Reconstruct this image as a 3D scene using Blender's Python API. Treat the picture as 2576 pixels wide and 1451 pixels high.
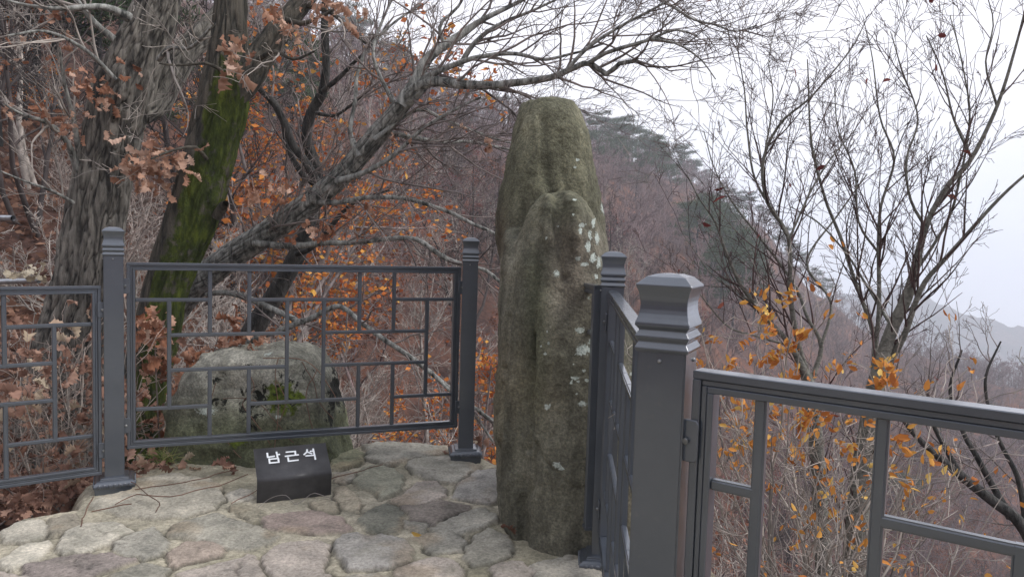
import bpy, bmesh, math, random
import numpy as np
from mathutils import Matrix, Vector

scene = bpy.context.scene
for o in list(bpy.data.objects):
    bpy.data.objects.remove(o)
R_ = math.radians

# ------------------------------------------------------------------ camera
F, CU, CV, CZ = 1909.0, 1288.0, 725.5, 1.25      # focal length in units of a 2576 px wide picture
PITCH, ROLL = R_(3.93), R_(1.72)
cam_d = bpy.data.cameras.new('camera')
cam_d.sensor_width = 36.0
cam_d.lens = F / 2576.0 * 36.0
cam_d.clip_start = 0.05
cam_d.clip_end = 3000.0
cam = bpy.data.objects.new('camera', cam_d)
scene.collection.objects.link(cam)
RM = Matrix.Rotation(R_(90) - PITCH, 4, 'X') @ Matrix.Rotation(ROLL, 4, 'Z')
cam.matrix_world = Matrix.Translation((0, 0, CZ)) @ RM
scene.camera = cam

# ------------------------------------------------------------------ world, sun, exposure
SUN_EL, SUN_ROT = R_(45), R_(100)
world = bpy.data.worlds.new('World')
scene.world = world
world.use_nodes = True
wn, wl = world.node_tree.nodes, world.node_tree.links
wn.clear()
w_out = wn.new('ShaderNodeOutputWorld')
w_bg = wn.new('ShaderNodeBackground')
w_bg.inputs['Strength'].default_value = 0.10
w_sky = wn.new('ShaderNodeTexSky')
w_sky.sky_type = 'NISHITA'
w_sky.sun_disc = False
w_sky.sun_elevation = SUN_EL
w_sky.sun_rotation = SUN_ROT
w_tc = wn.new('ShaderNodeTexCoord')
w_map = wn.new('ShaderNodeMapping')
w_map.inputs['Scale'].default_value = (1.0, 1.0, 2.6)
w_noise = wn.new('ShaderNodeTexNoise')
w_noise.inputs['Scale'].default_value = 1.6
w_noise.inputs['Detail'].default_value = 4.0
w_noise.inputs['Roughness'].default_value = 0.45
w_ramp = wn.new('ShaderNodeValToRGB')
w_ramp.color_ramp.elements[0].position = 0.38
w_ramp.color_ramp.elements[0].color = (0.70, 0.735, 0.84, 1)
w_ramp.color_ramp.elements[1].position = 0.62
w_ramp.color_ramp.elements[1].color = (0.95, 0.94, 1.0, 1)
w_mul = wn.new('ShaderNodeVectorMath')
w_mul.operation = 'SCALE'
w_mul.inputs['Scale'].default_value = 7.5         # the lit cloud deck
w_mix = wn.new('ShaderNodeMix')
w_mix.data_type = 'RGBA'
w_mix.inputs['Factor'].default_value = 0.93
wl.new(w_tc.outputs['Generated'], w_map.inputs['Vector'])
wl.new(w_map.outputs['Vector'], w_noise.inputs['Vector'])
wl.new(w_noise.outputs['Fac'], w_ramp.inputs['Fac'])
wl.new(w_ramp.outputs['Color'], w_mul.inputs[0])
wl.new(w_sky.outputs['Color'], w_mix.inputs['A'])
wl.new(w_mul.outputs['Vector'], w_mix.inputs['B'])
wl.new(w_mix.outputs['Result'], w_bg.inputs['Color'])
wl.new(w_bg.outputs['Background'], w_out.inputs['Surface'])

sun_d = bpy.data.lights.new('sun', 'SUN')
sun_d.energy = 1.5
sun_d.angle = R_(25)
sun_d.color = (1.0, 0.97, 0.93)
sun = bpy.data.objects.new('sun', sun_d)
scene.collection.objects.link(sun)
sdir = Vector((math.sin(SUN_ROT) * math.cos(SUN_EL), math.cos(SUN_ROT) * math.cos(SUN_EL), math.sin(SUN_EL)))
sun.rotation_euler = (-sdir).to_track_quat('-Z', 'Y').to_euler()

scene.view_settings.view_transform = 'Standard'
scene.view_settings.look = 'None'
scene.view_settings.exposure = 0.9
scene.view_settings.gamma = 1.0
scene.view_settings.use_curve_mapping = False
scene.cycles.max_bounces = 6
scene.cycles.diffuse_bounces = 3
scene.cycles.glossy_bounces = 2
scene.cycles.transparent_max_bounces = 8
scene.cycles.volume_bounces = 2
scene.cycles.use_denoising = True

RMn = np.array(RM.to_3x3())
def at(u, v, Y):
    """point of the world plane y=Y seen at pixel (u, v) of the 2576 px wide picture"""
    d = RMn @ np.array([(u - CU) / F, -(v - CV) / F, -1.0])
    t = Y / d[1]
    return np.array([d[0] * t, Y, CZ + d[2] * t])
def gnd(u, v, z=0.0):
    d = RMn @ np.array([(u - CU) / F, -(v - CV) / F, -1.0])
    t = (z - CZ) / d[2]
    return np.array([d[0] * t, d[1] * t])

# ------------------------------------------------------------------ numpy helpers
_T = np.random.default_rng(5).random((32, 32, 32))
def vnoise(p):
    p = np.asarray(p, float)
    i = np.floor(p).astype(int)
    f = p - i
    f = f * f * (3 - 2 * f)
    i0 = i & 31; i1 = (i + 1) & 31
    x0, y0, z0 = i0[..., 0], i0[..., 1], i0[..., 2]
    x1, y1, z1 = i1[..., 0], i1[..., 1], i1[..., 2]
    fx, fy, fz = f[..., 0], f[..., 1], f[..., 2]
    a = _T[x0, y0, z0] * (1 - fx) + _T[x1, y0, z0] * fx
    b = _T[x0, y1, z0] * (1 - fx) + _T[x1, y1, z0] * fx
    c = _T[x0, y0, z1] * (1 - fx) + _T[x1, y0, z1] * fx
    d = _T[x0, y1, z1] * (1 - fx) + _T[x1, y1, z1] * fx
    return (a * (1 - fy) + b * fy) * (1 - fz) + (c * (1 - fy) + d * fy) * fz
def fbm(p, oct=4, gain=0.5):
    s = 0; a = 1; t = 0
    p = np.asarray(p, float)
    for k in range(oct):
        s = s + a * (vnoise(p * 2 ** k + 7.3 * k) * 2 - 1); t += a; a *= gain
    return s / t
def sstep(a, b, x):
    t = np.clip((x - a) / (b - a), 0, 1)
    return t * t * (3 - 2 * t)
def norm(a):
    return a / np.maximum(np.linalg.norm(a, axis=-1, keepdims=True), 1e-9)

def mk_mesh(name, V, F_, mat=None, smooth=False, attrs=None, colors=None):
    """V (n,3); F_ = list of int arrays (m,k)"""
    me = bpy.data.meshes.new(name)
    V = np.ascontiguousarray(V, dtype=np.float32)
    Fs = [f for f in (F_ if isinstance(F_, list) else [F_]) if len(f)]
    loops = np.concatenate([f.reshape(-1) for f in Fs]).astype(np.int32)
    tot = np.concatenate([np.full(len(f), f.shape[1]) for f in Fs]).astype(np.int32)
    start = np.concatenate([[0], np.cumsum(tot)[:-1]]).astype(np.int32)
    me.vertices.add(len(V)); me.vertices.foreach_set('co', V.reshape(-1))
    me.loops.add(len(loops)); me.loops.foreach_set('vertex_index', loops)
    me.polygons.add(len(tot)); me.polygons.foreach_set('loop_start', start)
    try:
        me.polygons.foreach_set('loop_total', tot)
    except Exception:
        pass
    if smooth:
        me.polygons.foreach_set('use_smooth', np.ones(len(tot), dtype=bool))
    me.update(calc_edges=True)
    if attrs:
        for k, a in attrs.items():
            at_ = me.attributes.new(k, 'FLOAT', 'POINT')
            at_.data.foreach_set('value', np.ascontiguousarray(a, dtype=np.float32))
    if colors:
        for k, a in colors.items():
            at_ = me.attributes.new(k, 'FLOAT_COLOR', 'POINT')
            c = np.ones((len(V), 4), np.float32); c[:, :3] = a
            at_.data.foreach_set('color', c.reshape(-1))
    if mat:
        me.materials.append(mat)
    return me

def link(name, data, parent=None, loc=None, rotz=None, scale=None):
    o = bpy.data.objects.new(name, data)
    scene.collection.objects.link(o)
    if parent is not None:
        o.parent = parent
    if loc is not None: o.location = loc
    if rotz is not None: o.rotation_euler = (0, 0, rotz)
    if scale is not None: o.scale = (scale,) * 3
    return o
def tag(o, label, cat, group=None):
    o['label'] = label; o['category'] = cat
    if group: o['group'] = group
    return o
def thing(name, label, cat, loc=(0, 0, 0), rotz=0, group=None):
    return tag(link(name, None, None, loc, rotz), label, cat, group)

class Acc:
    def __init__(s): s.V = []; s.Q = []; s.T = []; s.n = 0; s.A = []
    def add(s, V, Q=None, T=None, A=None):
        V = np.asarray(V, float).reshape(-1, 3)
        s.V.append(V)
        if Q is not None and len(Q): s.Q.append(np.asarray(Q) + s.n)
        if T is not None and len(T): s.T.append(np.asarray(T) + s.n)
        s.A.append(np.zeros(len(V)) if A is None else np.broadcast_to(A, (len(V),)).astype(float))
        s.n += len(V)
    def mesh(s, name, mat, smooth=False, off=None):
        V = np.concatenate(s.V)
        if off is not None: V = V - np.asarray(off)
        F_ = []
        if s.Q: F_.append(np.concatenate(s.Q))
        if s.T: F_.append(np.concatenate(s.T))
        return mk_mesh(name, V, F_, mat, smooth, {'rnd': np.concatenate(s.A)})

def tubes(acc, pts, rad, sides=3, A=None):
    """pts (N,K,3), rad (N,K)"""
    N, K, _ = pts.shape
    if N == 0: return
    t = np.empty_like(pts)
    t[:, 1:-1] = pts[:, 2:] - pts[:, :-2]
    t[:, 0] = pts[:, 1] - pts[:, 0]; t[:, -1] = pts[:, -1] - pts[:, -2]
    t = norm(t)
    ref = np.where(np.abs(t[:, :1, 2:3]) > 0.8, np.array([1.0, 0.13, 0]), np.array([0.05, 0.1, 1.0]))
    u = norm(np.cross(t, np.broadcast_to(ref, t.shape)))
    w = np.cross(t, u)
    ang = np.arange(sides) / sides * 2 * np.pi
    ring = (u[:, :, None] * np.cos(ang)[None, None, :, None] + w[:, :, None] * np.sin(ang)[None, None, :, None]) * rad[:, :, None, None]
    V = pts[:, :, None] + ring
    idx = np.arange(N * K * sides).reshape(N, K, sides)
    a = idx[:, :-1]; b = idx[:, 1:]
    Q = np.stack([a, np.roll(a, -1, 2), np.roll(b, -1, 2), b], -1).reshape(-1, 4)
    if A is not None: A = np.repeat(A, K * sides)
    acc.add(V.reshape(-1, 3), Q, None, A)

def walk(P0, D, L, R0, K, wig, up, rng, taper=0.8, tip=0.0, upv=(0, 0, 1)):
    N = len(P0)
    p = P0.copy(); d = norm(D.copy())
    pts = np.empty((N, K, 3)); rad = np.empty((N, K))
    upv = np.array(upv, float)
    for k in range(K):
        pts[:, k] = p
        rad[:, k] = np.maximum(R0 * (1 - taper * k / (K - 1)), tip)
        d = norm(d + rng.normal(0, wig, (N, 3)) + upv * up)
        p = p + d * (L / (K - 1))[:, None]
    return pts, rad
def spawn(pts, rad, per, rng, tmin=0.2, tmax=1.0, ang=(30, 60), lenf=None, rf=0.65, plen=None, tend=None):
    """children from parents; per = expected number per parent (float or array)"""
    N, K, _ = pts.shape
    per = np.broadcast_to(np.asarray(per, float), (N,))
    cnt = np.floor(per + rng.random(N)).astype(int)
    ix = np.repeat(np.arange(N), cnt)
    M = len(ix)
    t = rng.uniform(tmin, tmax, M)
    k = np.minimum((t * (K - 1)).astype(int), K - 2); f = t * (K - 1) - k
    P = pts[ix, k] * (1 - f)[:, None] + pts[ix, k + 1] * f[:, None]
    rr = rad[ix, k] * (1 - f) + rad[ix, k + 1] * f
    d = norm(pts[ix, k + 1] - pts[ix, k])
    pr = norm(np.cross(d, rng.normal(0, 1, (M, 3))))
    a = np.radians(rng.uniform(ang[0], ang[1], M))
    D = d * np.cos(a)[:, None] + pr * np.sin(a)[:, None]
    return P, D, rr * rf, t, ix

def resample(ctrl, K):
    """ctrl (m,4) x,y,z,r -> smooth curve with K points"""
    c = np.asarray(ctrl, float)
    s = np.concatenate([[0], np.cumsum(np.linalg.norm(np.diff(c[:, :3], axis=0), axis=1))])
    c2 = np.vstack([2 * c[0] - c[1], c, 2 * c[-1] - c[-2]])
    ss = np.linspace(0, s[-1], K)
    i = np.clip(np.searchsorted(s, ss, side='right') - 1, 0, len(c) - 2)
    t = ((ss - s[i]) / (s[i + 1] - s[i]))[:, None]
    p0, p1, p2, p3 = c2[i], c2[i + 1], c2[i + 2], c2[i + 3]
    r = 0.5 * ((2 * p1) + (-p0 + p2) * t + (2 * p0 - 5 * p1 + 4 * p2 - p3) * t ** 2 + (-p0 + 3 * p1 - 3 * p2 + p3) * t ** 3)
    r[:, 3] = np.maximum(r[:, 3], 0.0015)
    return r

def limb(path, Y, K=None, amp=0.0, rng=None):
    """path = [(u, v, width_px)] traced limb; Y = depth or (Y0, Y1) -> (K,4)"""
    n = len(path)
    Ys = np.linspace(Y[0], Y[1], n) if isinstance(Y, (tuple, list)) else np.full(n, Y)
    c = []
    for (u, v, w), y in zip(path, Ys):
        p = at(u, v, y)
        c.append([p[0], p[1], p[2], 0.5 * w * y / F])
    L = sum(np.linalg.norm(np.array(c[i + 1][:3]) - np.array(c[i][:3])) for i in range(n - 1))
    if K is None: K = int(max(8, L / 0.05))
    r = resample(c, K)
    if amp:
        r[:, :3] += amp * np.stack([fbm(r[:, :3] * 3.1 + o, 3) for o in (0, 11, 23)], 1)
    return r

def leaf_batch(acc, tmplV, tmplT, P, D, size, rng, droop=0.0, Ajit=None):
    """place leaf templates (x = along the leaf, z = normal) at P pointing along D"""
    N = len(P)
    if N == 0: return
    D = norm(D + np.array([0, 0, -droop]))
    s = norm(np.cross(D, rng.normal(0, 1, (N, 3))))
    n = np.cross(D, s)
    T = tmplV[rng.integers(0, len(tmplV), N)]           # (N,m,3)
    sz = np.broadcast_to(size, (N,))[:, None, None]
    V = P[:, None] + (T[..., 0:1] * D[:, None] + T[..., 1:2] * s[:, None] + T[..., 2:3] * n[:, None]) * sz
    m = T.shape[1]
    Tt = tmplT[None] + (np.arange(N) * m)[:, None, None]
    A = np.repeat(rng.random(N) if Ajit is None else Ajit, m)
    acc.add(V.reshape(-1, 3), None, Tt.reshape(-1, 3), A)

def oak_templates(n=9, seed=3):
    """curled lobed leaf: midrib row + two margins"""
    rg = np.random.default_rng(seed)
    prof = np.array([0.02, 0.08, 0.15, 0.09, 0.24, 0.13, 0.31, 0.17, 0.33, 0.17, 0.22, 0.07, 0.0])
    xs = np.linspace(0, 1, len(prof))
    out = []
    for k in range(n):
        fold = rg.uniform(0.3, 1.3); curl = rg.uniform(-2.4, 2.6); tw = rg.uniform(-1.8, 1.8)
        V = []
        for x, w in zip(xs, prof):
            w = w * rg.uniform(0.85, 1.15)
            th = curl * x
            cx = x if abs(curl) < .05 else math.sin(th) / curl
            cz = 0 if abs(curl) < .05 else (1 - math.cos(th)) / curl
            for s in (-1, 0, 1):
                y = s * w; z = abs(y) * fold + rg.normal(0, .035) + (abs(s) * 0.05 * math.sin(x * 19))
                a = tw * x
                y, z = y * math.cos(a) - z * math.sin(a), y * math.sin(a) + z * math.cos(a)
                V.append((cx - z * math.sin(th), y, cz + z * math.cos(th)))
        out.append(V)
    T = []
    for i in range(len(prof) - 1):
        a = i * 3; b = a + 3
        T += [(a, a + 1, b + 1), (a, b + 1, b), (a + 1, a + 2, b + 2), (a + 1, b + 2, b + 1)]
    return np.array(out), np.array(T)
def small_templates(n=6, seed=4, w=0.24):
    rg = np.random.default_rng(seed)
    out = []
    for k in range(n):
        f = rg.uniform(0.1, 0.5); c = rg.uniform(-.25, .35)
        out.append([(0, 0, 0), (.3, -w, f * w + c * .1), (.3, 0, c * .1), (.3, w, f * w + c * .1),
                    (.7, -w * .8, f * w + c * .5), (.7, 0, c * .5), (.7, w * .8, f * w + c * .5), (1, 0, c)])
    T = [(0, 1, 2), (0, 2, 3), (1, 4, 5), (1, 5, 2), (2, 5, 6), (2, 6, 3), (4, 7, 5), (5, 7, 6)]
    return np.array(out), np.array(T)
OAKV, OAKT = oak_templates()
SMV, SMT = small_templates()
TRIV = np.array([[(0, 0, 0), (.5, -.32, .1), (1, 0, 0), (.5, .32, .05)], [(0, 0, 0), (.45, -.3, -.12), (1, 0, .1), (.5, .35, .1)]])
TRIT = np.array([(0, 1, 2), (0, 2, 3)])

# ------------------------------------------------------------------ materials
def mat(name, rough=0.9, spec=0.3):
    m = bpy.data.materials.new(name); m.use_nodes = True
    nt = m.node_tree; b = nt.nodes['Principled BSDF']
    b.inputs['Roughness'].default_value = rough
    b.inputs['Specular IOR Level'].default_value = spec
    return m, nt, b
def N(nt, typ, **kw):
    n = nt.nodes.new(typ)
    for k, v in kw.items():
        if k in n.inputs: n.inputs[k].default_value = v
        else: setattr(n, k, v)
    return n
def noise(nt, scale, detail=4, rough=0.55, coord='Object', stretch=None, dist=0.0):
    tc = N(nt, 'ShaderNodeTexCoord')
    n = N(nt, 'ShaderNodeTexNoise'); n.inputs['Scale'].default_value = scale
    n.inputs['Detail'].default_value = detail; n.inputs['Roughness'].default_value = rough
    n.inputs['Distortion'].default_value = dist
    if stretch:
        mp = N(nt, 'ShaderNodeMapping'); mp.inputs['Scale'].default_value = stretch
        nt.links.new(tc.outputs[coord], mp.inputs['Vector']); nt.links.new(mp.outputs['Vector'], n.inputs['Vector'])
    else:
        nt.links.new(tc.outputs[coord], n.inputs['Vector'])
    return n.outputs['Fac']
def ramp(nt, fac, stops):
    r = N(nt, 'ShaderNodeValToRGB'); cr = r.color_ramp
    while len(cr.elements) < len(stops): cr.elements.new(0.5)
    for e, (p, c) in zip(cr.elements, stops):
        e.position = p; e.color = (c[0], c[1], c[2], 1)
    nt.links.new(fac, r.inputs['Fac'])
    return r.outputs['Color']
def mixc(nt, fac, a, b, mode='MIX'):
    m = N(nt, 'ShaderNodeMix'); m.data_type = 'RGBA'; m.blend_type = mode
    for s, k in ((fac, 'Factor'), (a, 'A'), (b, 'B')):
        sock = [i for i in m.inputs if i.name == k and (i.type == 'RGBA' if k != 'Factor' else i.type == 'VALUE')][0]
        if hasattr(s, 'is_linked'): nt.links.new(s, sock)
        else: sock.default_value = s if k == 'Factor' else (s[0], s[1], s[2], 1)
    return [o for o in m.outputs if o.type == 'RGBA'][0]
def attr(nt, name, col=False):
    a = N(nt, 'ShaderNodeAttribute'); a.attribute_name = name
    return a.outputs['Color' if col else 'Fac']
def bump(nt, b, h, strength=0.5, dist=0.01):
    bp = N(nt, 'ShaderNodeBump'); bp.inputs['Strength'].default_value = strength; bp.inputs['Distance'].default_value = dist
    nt.links.new(h, bp.inputs['Height']); nt.links.new(bp.outputs['Normal'], b.inputs['Normal'])
def base(nt, b, c): nt.links.new(c, b.inputs['Base Color'])
def mathn(nt, op, a, b_=None, c=None):
    m = N(nt, 'ShaderNodeMath'); m.operation = op
    for i, s in enumerate((a, b_, c)):
        if s is None: continue
        if hasattr(s, 'is_linked'): nt.links.new(s, m.inputs[i])
        else: m.inputs[i].default_value = s
    return m.outputs[0]

M_ = None
def leaf_mat(name, stops, rough=0.75, trans=0.25):
    m, nt, b = mat(name, rough, 0.25)
    c = ramp(nt, attr(nt, 'rnd'), stops)
    n = noise(nt, 60, 2)
    c2 = mixc(nt, mathn(nt, 'MULTIPLY', n, 0.25), c, (0.05, 0.02, 0.012), 'MIX')
    base(nt, b, c2)
    tr = N(nt, 'ShaderNodeBsdfTranslucent'); nt.links.new(c2, tr.inputs['Color'])
    mx = N(nt, 'ShaderNodeMixShader'); mx.inputs[0].default_value = trans
    out = nt.nodes['Material Output']
    nt.links.new(b.outputs[0], mx.inputs[1]); nt.links.new(tr.outputs[0], mx.inputs[2]); nt.links.new(mx.outputs[0], out.inputs['Surface'])
    return m
def twig_mat(name, a, c, scale=12):
    m, nt, b = mat(name, 0.85, 0.2)
    col = ramp(nt, noise(nt, scale, 4), [(0.35, a), (0.65, c)])
    v = ramp(nt, attr(nt, 'rnd'), [(0, (0.7, 0.7, 0.7)), (1, (1.3, 1.27, 1.22))])
    base(nt, b, mixc(nt, 1.0, col, v, 'MULTIPLY'))
    return m
def bark_mat(name, dark, light, moss=None, patch=None, scale=16, zs=0.16):
    m, nt, b = mat(name, 0.92, 0.2)
    n1 = noise(nt, scale, 6, 0.65, stretch=(1, 1, zs), dist=0.6)
    n2 = noise(nt, 5, 4, 0.6)
    c = ramp(nt, n1, [(0.36, dark), (0.5, tuple((x + y) / 2 for x, y in zip(dark, light))), (0.64, light)])
    c = mixc(nt, ramp(nt, n2, [(0.45, (0, 0, 0)), (0.62, (1, 1, 1))]), c, patch or light)if patch else c
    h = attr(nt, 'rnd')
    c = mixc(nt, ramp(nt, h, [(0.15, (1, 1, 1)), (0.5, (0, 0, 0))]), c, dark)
    if moss:
        n3 = noise(nt, 22, 5, 0.7)
        mk = mathn(nt, 'MULTIPLY', attr(nt, 'moss'), mathn(nt, 'ADD', mathn(nt, 'MULTIPLY', n3, 0.9), mathn(nt, 'MULTIPLY', noise(nt, 6, 4, 0.6, stretch=(1, 1, .4)), 0.7)))
        mossc = ramp(nt, noise(nt, 13, 6, 0.8, stretch=(1, 1, .35)), [(0.34, (moss[0] * .25, moss[1] * .3, moss[2] * .5)), (0.5, moss), (0.66, (moss[0] * 2.6, moss[1] * 2.4, moss[2] * 2))])
        c = mixc(nt, ramp(nt, mk, [(0.62, (0, 0, 0)), (0.74, (1, 1, 1))]), c, mossc)
    base(nt, b, c)
    bump(nt, b, mathn(nt, 'ADD', n1, mathn(nt, 'MULTIPLY', noise(nt, 60, 3, 0.7), 0.35)), 0.9, 0.02)
    return m

M = {}
# powder-coated steel
m, nt, b = mat('painted_steel', 0.30, 0.6)
c = ramp(nt, noise(nt, 6, 5, 0.6), [(0.35, (0.058, 0.070, 0.090)), (0.7, (0.075, 0.088, 0.110))])
dust = ramp(nt, noise(nt, 38, 4, 0.75), [(0.60, (0, 0, 0)), (0.85, (0.20, 0.20, 0.20))])
base(nt, b, mixc(nt, dust, c, (0.20, 0.19, 0.17)))
rr = ramp(nt, noise(nt, 9, 4, 0.6), [(0.3, (0.30, 0.30, 0.30)), (0.7, (0.46, 0.46, 0.46))])
nt.links.new(rr, b.inputs['Roughness'])
bump(nt, b, noise(nt, 260, 2), 0.25, 0.0012)
b.inputs['Metallic'].default_value = 0.3
b.inputs['Coat Weight'].default_value = 1.0
b.inputs['Coat Roughness'].default_value = 0.16
b.inputs['Coat IOR'].default_value = 1.6
M['steel'] = m
m, nt, b = mat('bolt_steel', 0.35, 0.5); b.inputs['Metallic'].default_value = 0.8
base(nt, b, ramp(nt, noise(nt, 60, 2), [(0.4, (0.16, 0.17, 0.18)), (0.7, (0.3, 0.3, 0.3))])); M['bolt'] = m
m, nt, b = mat('pipe_steel', 0.35, 0.5); b.inputs['Metallic'].default_value = 0.6
base(nt, b, ramp(nt, noise(nt, 20, 3), [(0.4, (0.32, 0.34, 0.36)), (0.7, (0.5, 0.52, 0.55))])); M['pipe'] = m
m, nt, b = mat('painted_bore_shade', 0.9, 0.1); b.inputs['Base Color'].default_value = (0.01, 0.01, 0.012, 1); M['bore_shade'] = m  # near-black colour standing in for the shade inside an open pipe
m, nt, b = mat('sign_sheet', 0.36, 0.4)
base(nt, b, ramp(nt, noise(nt, 14, 5, 0.7), [(0.4, (0.048, 0.047, 0.050)), (0.75, (0.080, 0.078, 0.080))]))
bump(nt, b, noise(nt, 320, 2), 0.15, 0.001); M['sign'] = m
m, nt, b = mat('white_lettering', 0.5, 0.4); base(nt, b, ramp(nt, noise(nt, 90, 3), [(0.3, (0.72, 0.76, 0.78)), (0.6, (0.82, 0.85, 0.86))])); M['letters'] = m

# weathered standing stone
def rock_mat(name, a, bcol, ccol, speck=90, moss=(0.075, 0.10, 0.012), black=False):
    m, nt, b = mat(name, 0.9, 0.25)
    big = noise(nt, 2.4, 5, 0.6)
    c = ramp(nt, big, [(0.34, a), (0.52, bcol), (0.68, ccol)])
    sp = noise(nt, speck, 3, 0.75)
    v = ramp(nt, sp, [(0.34, (0.45, 0.45, 0.45)), (0.5, (1.0, 1.0, 1.0)), (0.66, (1.8, 1.77, 1.7))])
    c = mixc(nt, 0.62, c, v, 'MULTIPLY')
    med = ramp(nt, noise(nt, 14, 5, 0.7, stretch=(1, 1, 0.35)), [(0.38, (0.78, 0.78, 0.76)), (0.62, (1.15, 1.15, 1.13))])
    c = mixc(nt, 1.0, c, med, 'MULTIPLY')
    streak = ramp(nt, noise(nt, 9, 3, 0.6, stretch=(1, 1, 0.09)), [(0.42, (0.66, 0.67, 0.66)), (0.6, (1.08, 1.08, 1.06))])
    c = mixc(nt, 0.8, c, streak, 'MULTIPLY')
    tint = attr(nt, 'tint', True)
    c = mixc(nt, 1.0, c, tint, 'MULTIPLY')
    ms = mathn(nt, 'ADD', attr(nt, 'moss'), mathn(nt, 'MULTIPLY', mathn(nt, 'SUBTRACT', noise(nt, 26, 5, 0.7), 0.5), 1.2))
    c = mixc(nt, ramp(nt, ms, [(0.48, (0, 0, 0)), (0.60, (1, 1, 1))]), c, ramp(nt, noise(nt, 50, 3), [(0.35, tuple(x * .5 for x in moss)), (0.65, tuple(x * 1.5 for x in moss))]))
    if black:
        bk = mathn(nt, 'ADD', attr(nt, 'black'), mathn(nt, 'MULTIPLY', mathn(nt, 'SUBTRACT', noise(nt, 15, 6, 0.75, dist=.8), 0.5), 2.4))
        c = mixc(nt, ramp(nt, bk, [(0.40, (0, 0, 0)), (0.45, (1, 1, 1))]), c, (0.012, 0.013, 0.010))
    li = mathn(nt, 'ADD', attr(nt, 'lichen'), mathn(nt, 'MULTIPLY', mathn(nt, 'SUBTRACT', noise(nt, 55, 5, 0.75, dist=0.8), 0.5), 1.7))
    lc = ramp(nt, noise(nt, 130, 3), [(0.35, (0.24, 0.28, 0.25)), (0.6, (0.46, 0.50, 0.46))])
    c = mixc(nt, ramp(nt, li, [(0.52, (0, 0, 0)), (0.60, (1, 1, 1))]), c, lc)
    base(nt, b, c)
    h = mathn(nt, 'ADD', sp, mathn(nt, 'MULTIPLY', noise(nt, 30, 5, 0.7), 1.3))
    bump(nt, b, h, 0.7, 0.010)
    return m
M['rock'] = rock_mat('weathered_granite', (0.10, 0.097, 0.076), (0.145, 0.139, 0.110), (0.185, 0.176, 0.142))
M['boulder'] = rock_mat('grey_boulder', (0.16, 0.157, 0.135), (0.23, 0.225, 0.195), (0.32, 0.31, 0.275), 70, black=True)

m, nt, b = mat('paving_stone', 0.92, 0.2)
c = attr(nt, 'col', True)
c = mixc(nt, 0.8, c, ramp(nt, noise(nt, 7, 6, 0.65), [(0.34, (0.72, 0.73, 0.70)), (0.66, (1.55, 1.52, 1.46))]), 'MULTIPLY')
c = mixc(nt, 0.6, c, ramp(nt, noise(nt, 70, 4, 0.75), [(0.35, (0.62, 0.62, 0.61)), (0.65, (1.60, 1.60, 1.57))]), 'MULTIPLY')
c = mixc(nt, ramp(nt, noise(nt, 3.4, 5, 0.7), [(0.56, (0, 0, 0)), (0.74, (0.55, 0.55, 0.55))]), c, (0.21, 0.205, 0.15))
c = mixc(nt, ramp(nt, noise(nt, 22, 6, 0.8), [(0.66, (0, 0, 0)), (0.78, (0.7, 0.7, 0.7))]), c, (0.42, 0.41, 0.37))
base(nt, b, c)
bump(nt, b, mathn(nt, 'ADD', noise(nt, 45, 6, 0.75), mathn(nt, 'MULTIPLY', noise(nt, 160, 3, 0.7), 0.5)), 0.9, 0.014)
M['paving'] = m

m, nt, b = mat('forest_floor', 0.95, 0.1)
c = ramp(nt, noise(nt, 0.35, 6, 0.7), [(0.3, (0.065, 0.042, 0.038)), (0.5, (0.14, 0.078, 0.062)), (0.66, (0.23, 0.10, 0.06))])
c = mixc(nt, 0.9, c, ramp(nt, noise(nt, 5.5, 6, 0.8), [(0.35, (0.45, 0.45, 0.45)), (0.65, (1.5, 1.45, 1.4))]), 'MULTIPLY')
base(nt, b, c); bump(nt, b, noise(nt, 8, 6, 0.8), 1.0, 0.15); M['floor'] = m
m, nt, b = mat('distant_forest', 0.95, 0.1)
c = ramp(nt, noise(nt, 0.05, 9, 0.85), [(0.40, (0.012, 0.030, 0.018)), (0.5, (0.06, 0.050, 0.048)), (0.60, (0.14, 0.10, 0.09))])
base(nt, b, c); bump(nt, b, noise(nt, 0.3, 6, 0.8), 1.0, 4.0); M['far'] = m

M['bark_rough'] = bark_mat('furrowed_oak_bark', (0.030, 0.028, 0.026), (0.28, 0.26, 0.225), moss=(0.05, 0.07, 0.015), scale=20, zs=0.14)
M['bark_moss'] = bark_mat('mossy_bark', (0.030, 0.030, 0.026), (0.13, 0.115, 0.092), moss=(0.042, 0.057, 0.011), scale=20, zs=0.14)
M['bark_grey'] = bark_mat('grey_streaked_bark', (0.055, 0.058, 0.054), (0.42, 0.42, 0.39), moss=(0.06, 0.08, 0.04), scale=26, zs=0.25)
M['bark_dark'] = bark_mat('dark_smooth_bark', (0.022, 0.023, 0.023), (0.10, 0.096, 0.09), scale=26, zs=0.3)
M['bark_cherry'] = bark_mat('greenish_bark', (0.12, 0.12, 0.105), (0.27, 0.26, 0.225), scale=30, zs=1.2)
M['twig_grey'] = twig_mat('grey_twigs', (0.21, 0.19, 0.175), (0.44, 0.40, 0.37))
M['twig_dark'] = twig_mat('dark_twigs', (0.13, 0.112, 0.108), (0.30, 0.26, 0.25))
M['twig_red'] = twig_mat('reddish_twigs', (0.058, 0.037, 0.038), (0.12, 0.082, 0.080))
M['twig_pale'] = twig_mat('pale_twigs', (0.19, 0.155, 0.14), (0.40, 0.34, 0.31))
M['stem_dark'] = twig_mat('dark_bare_stems', (0.035, 0.030, 0.030), (0.085, 0.07, 0.068), 3)  # darker stem colour for some of the bare trees
M['twig_far'] = twig_mat('far_twigs', (0.12, 0.092, 0.096), (0.26, 0.195, 0.20), 0.4)
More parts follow.
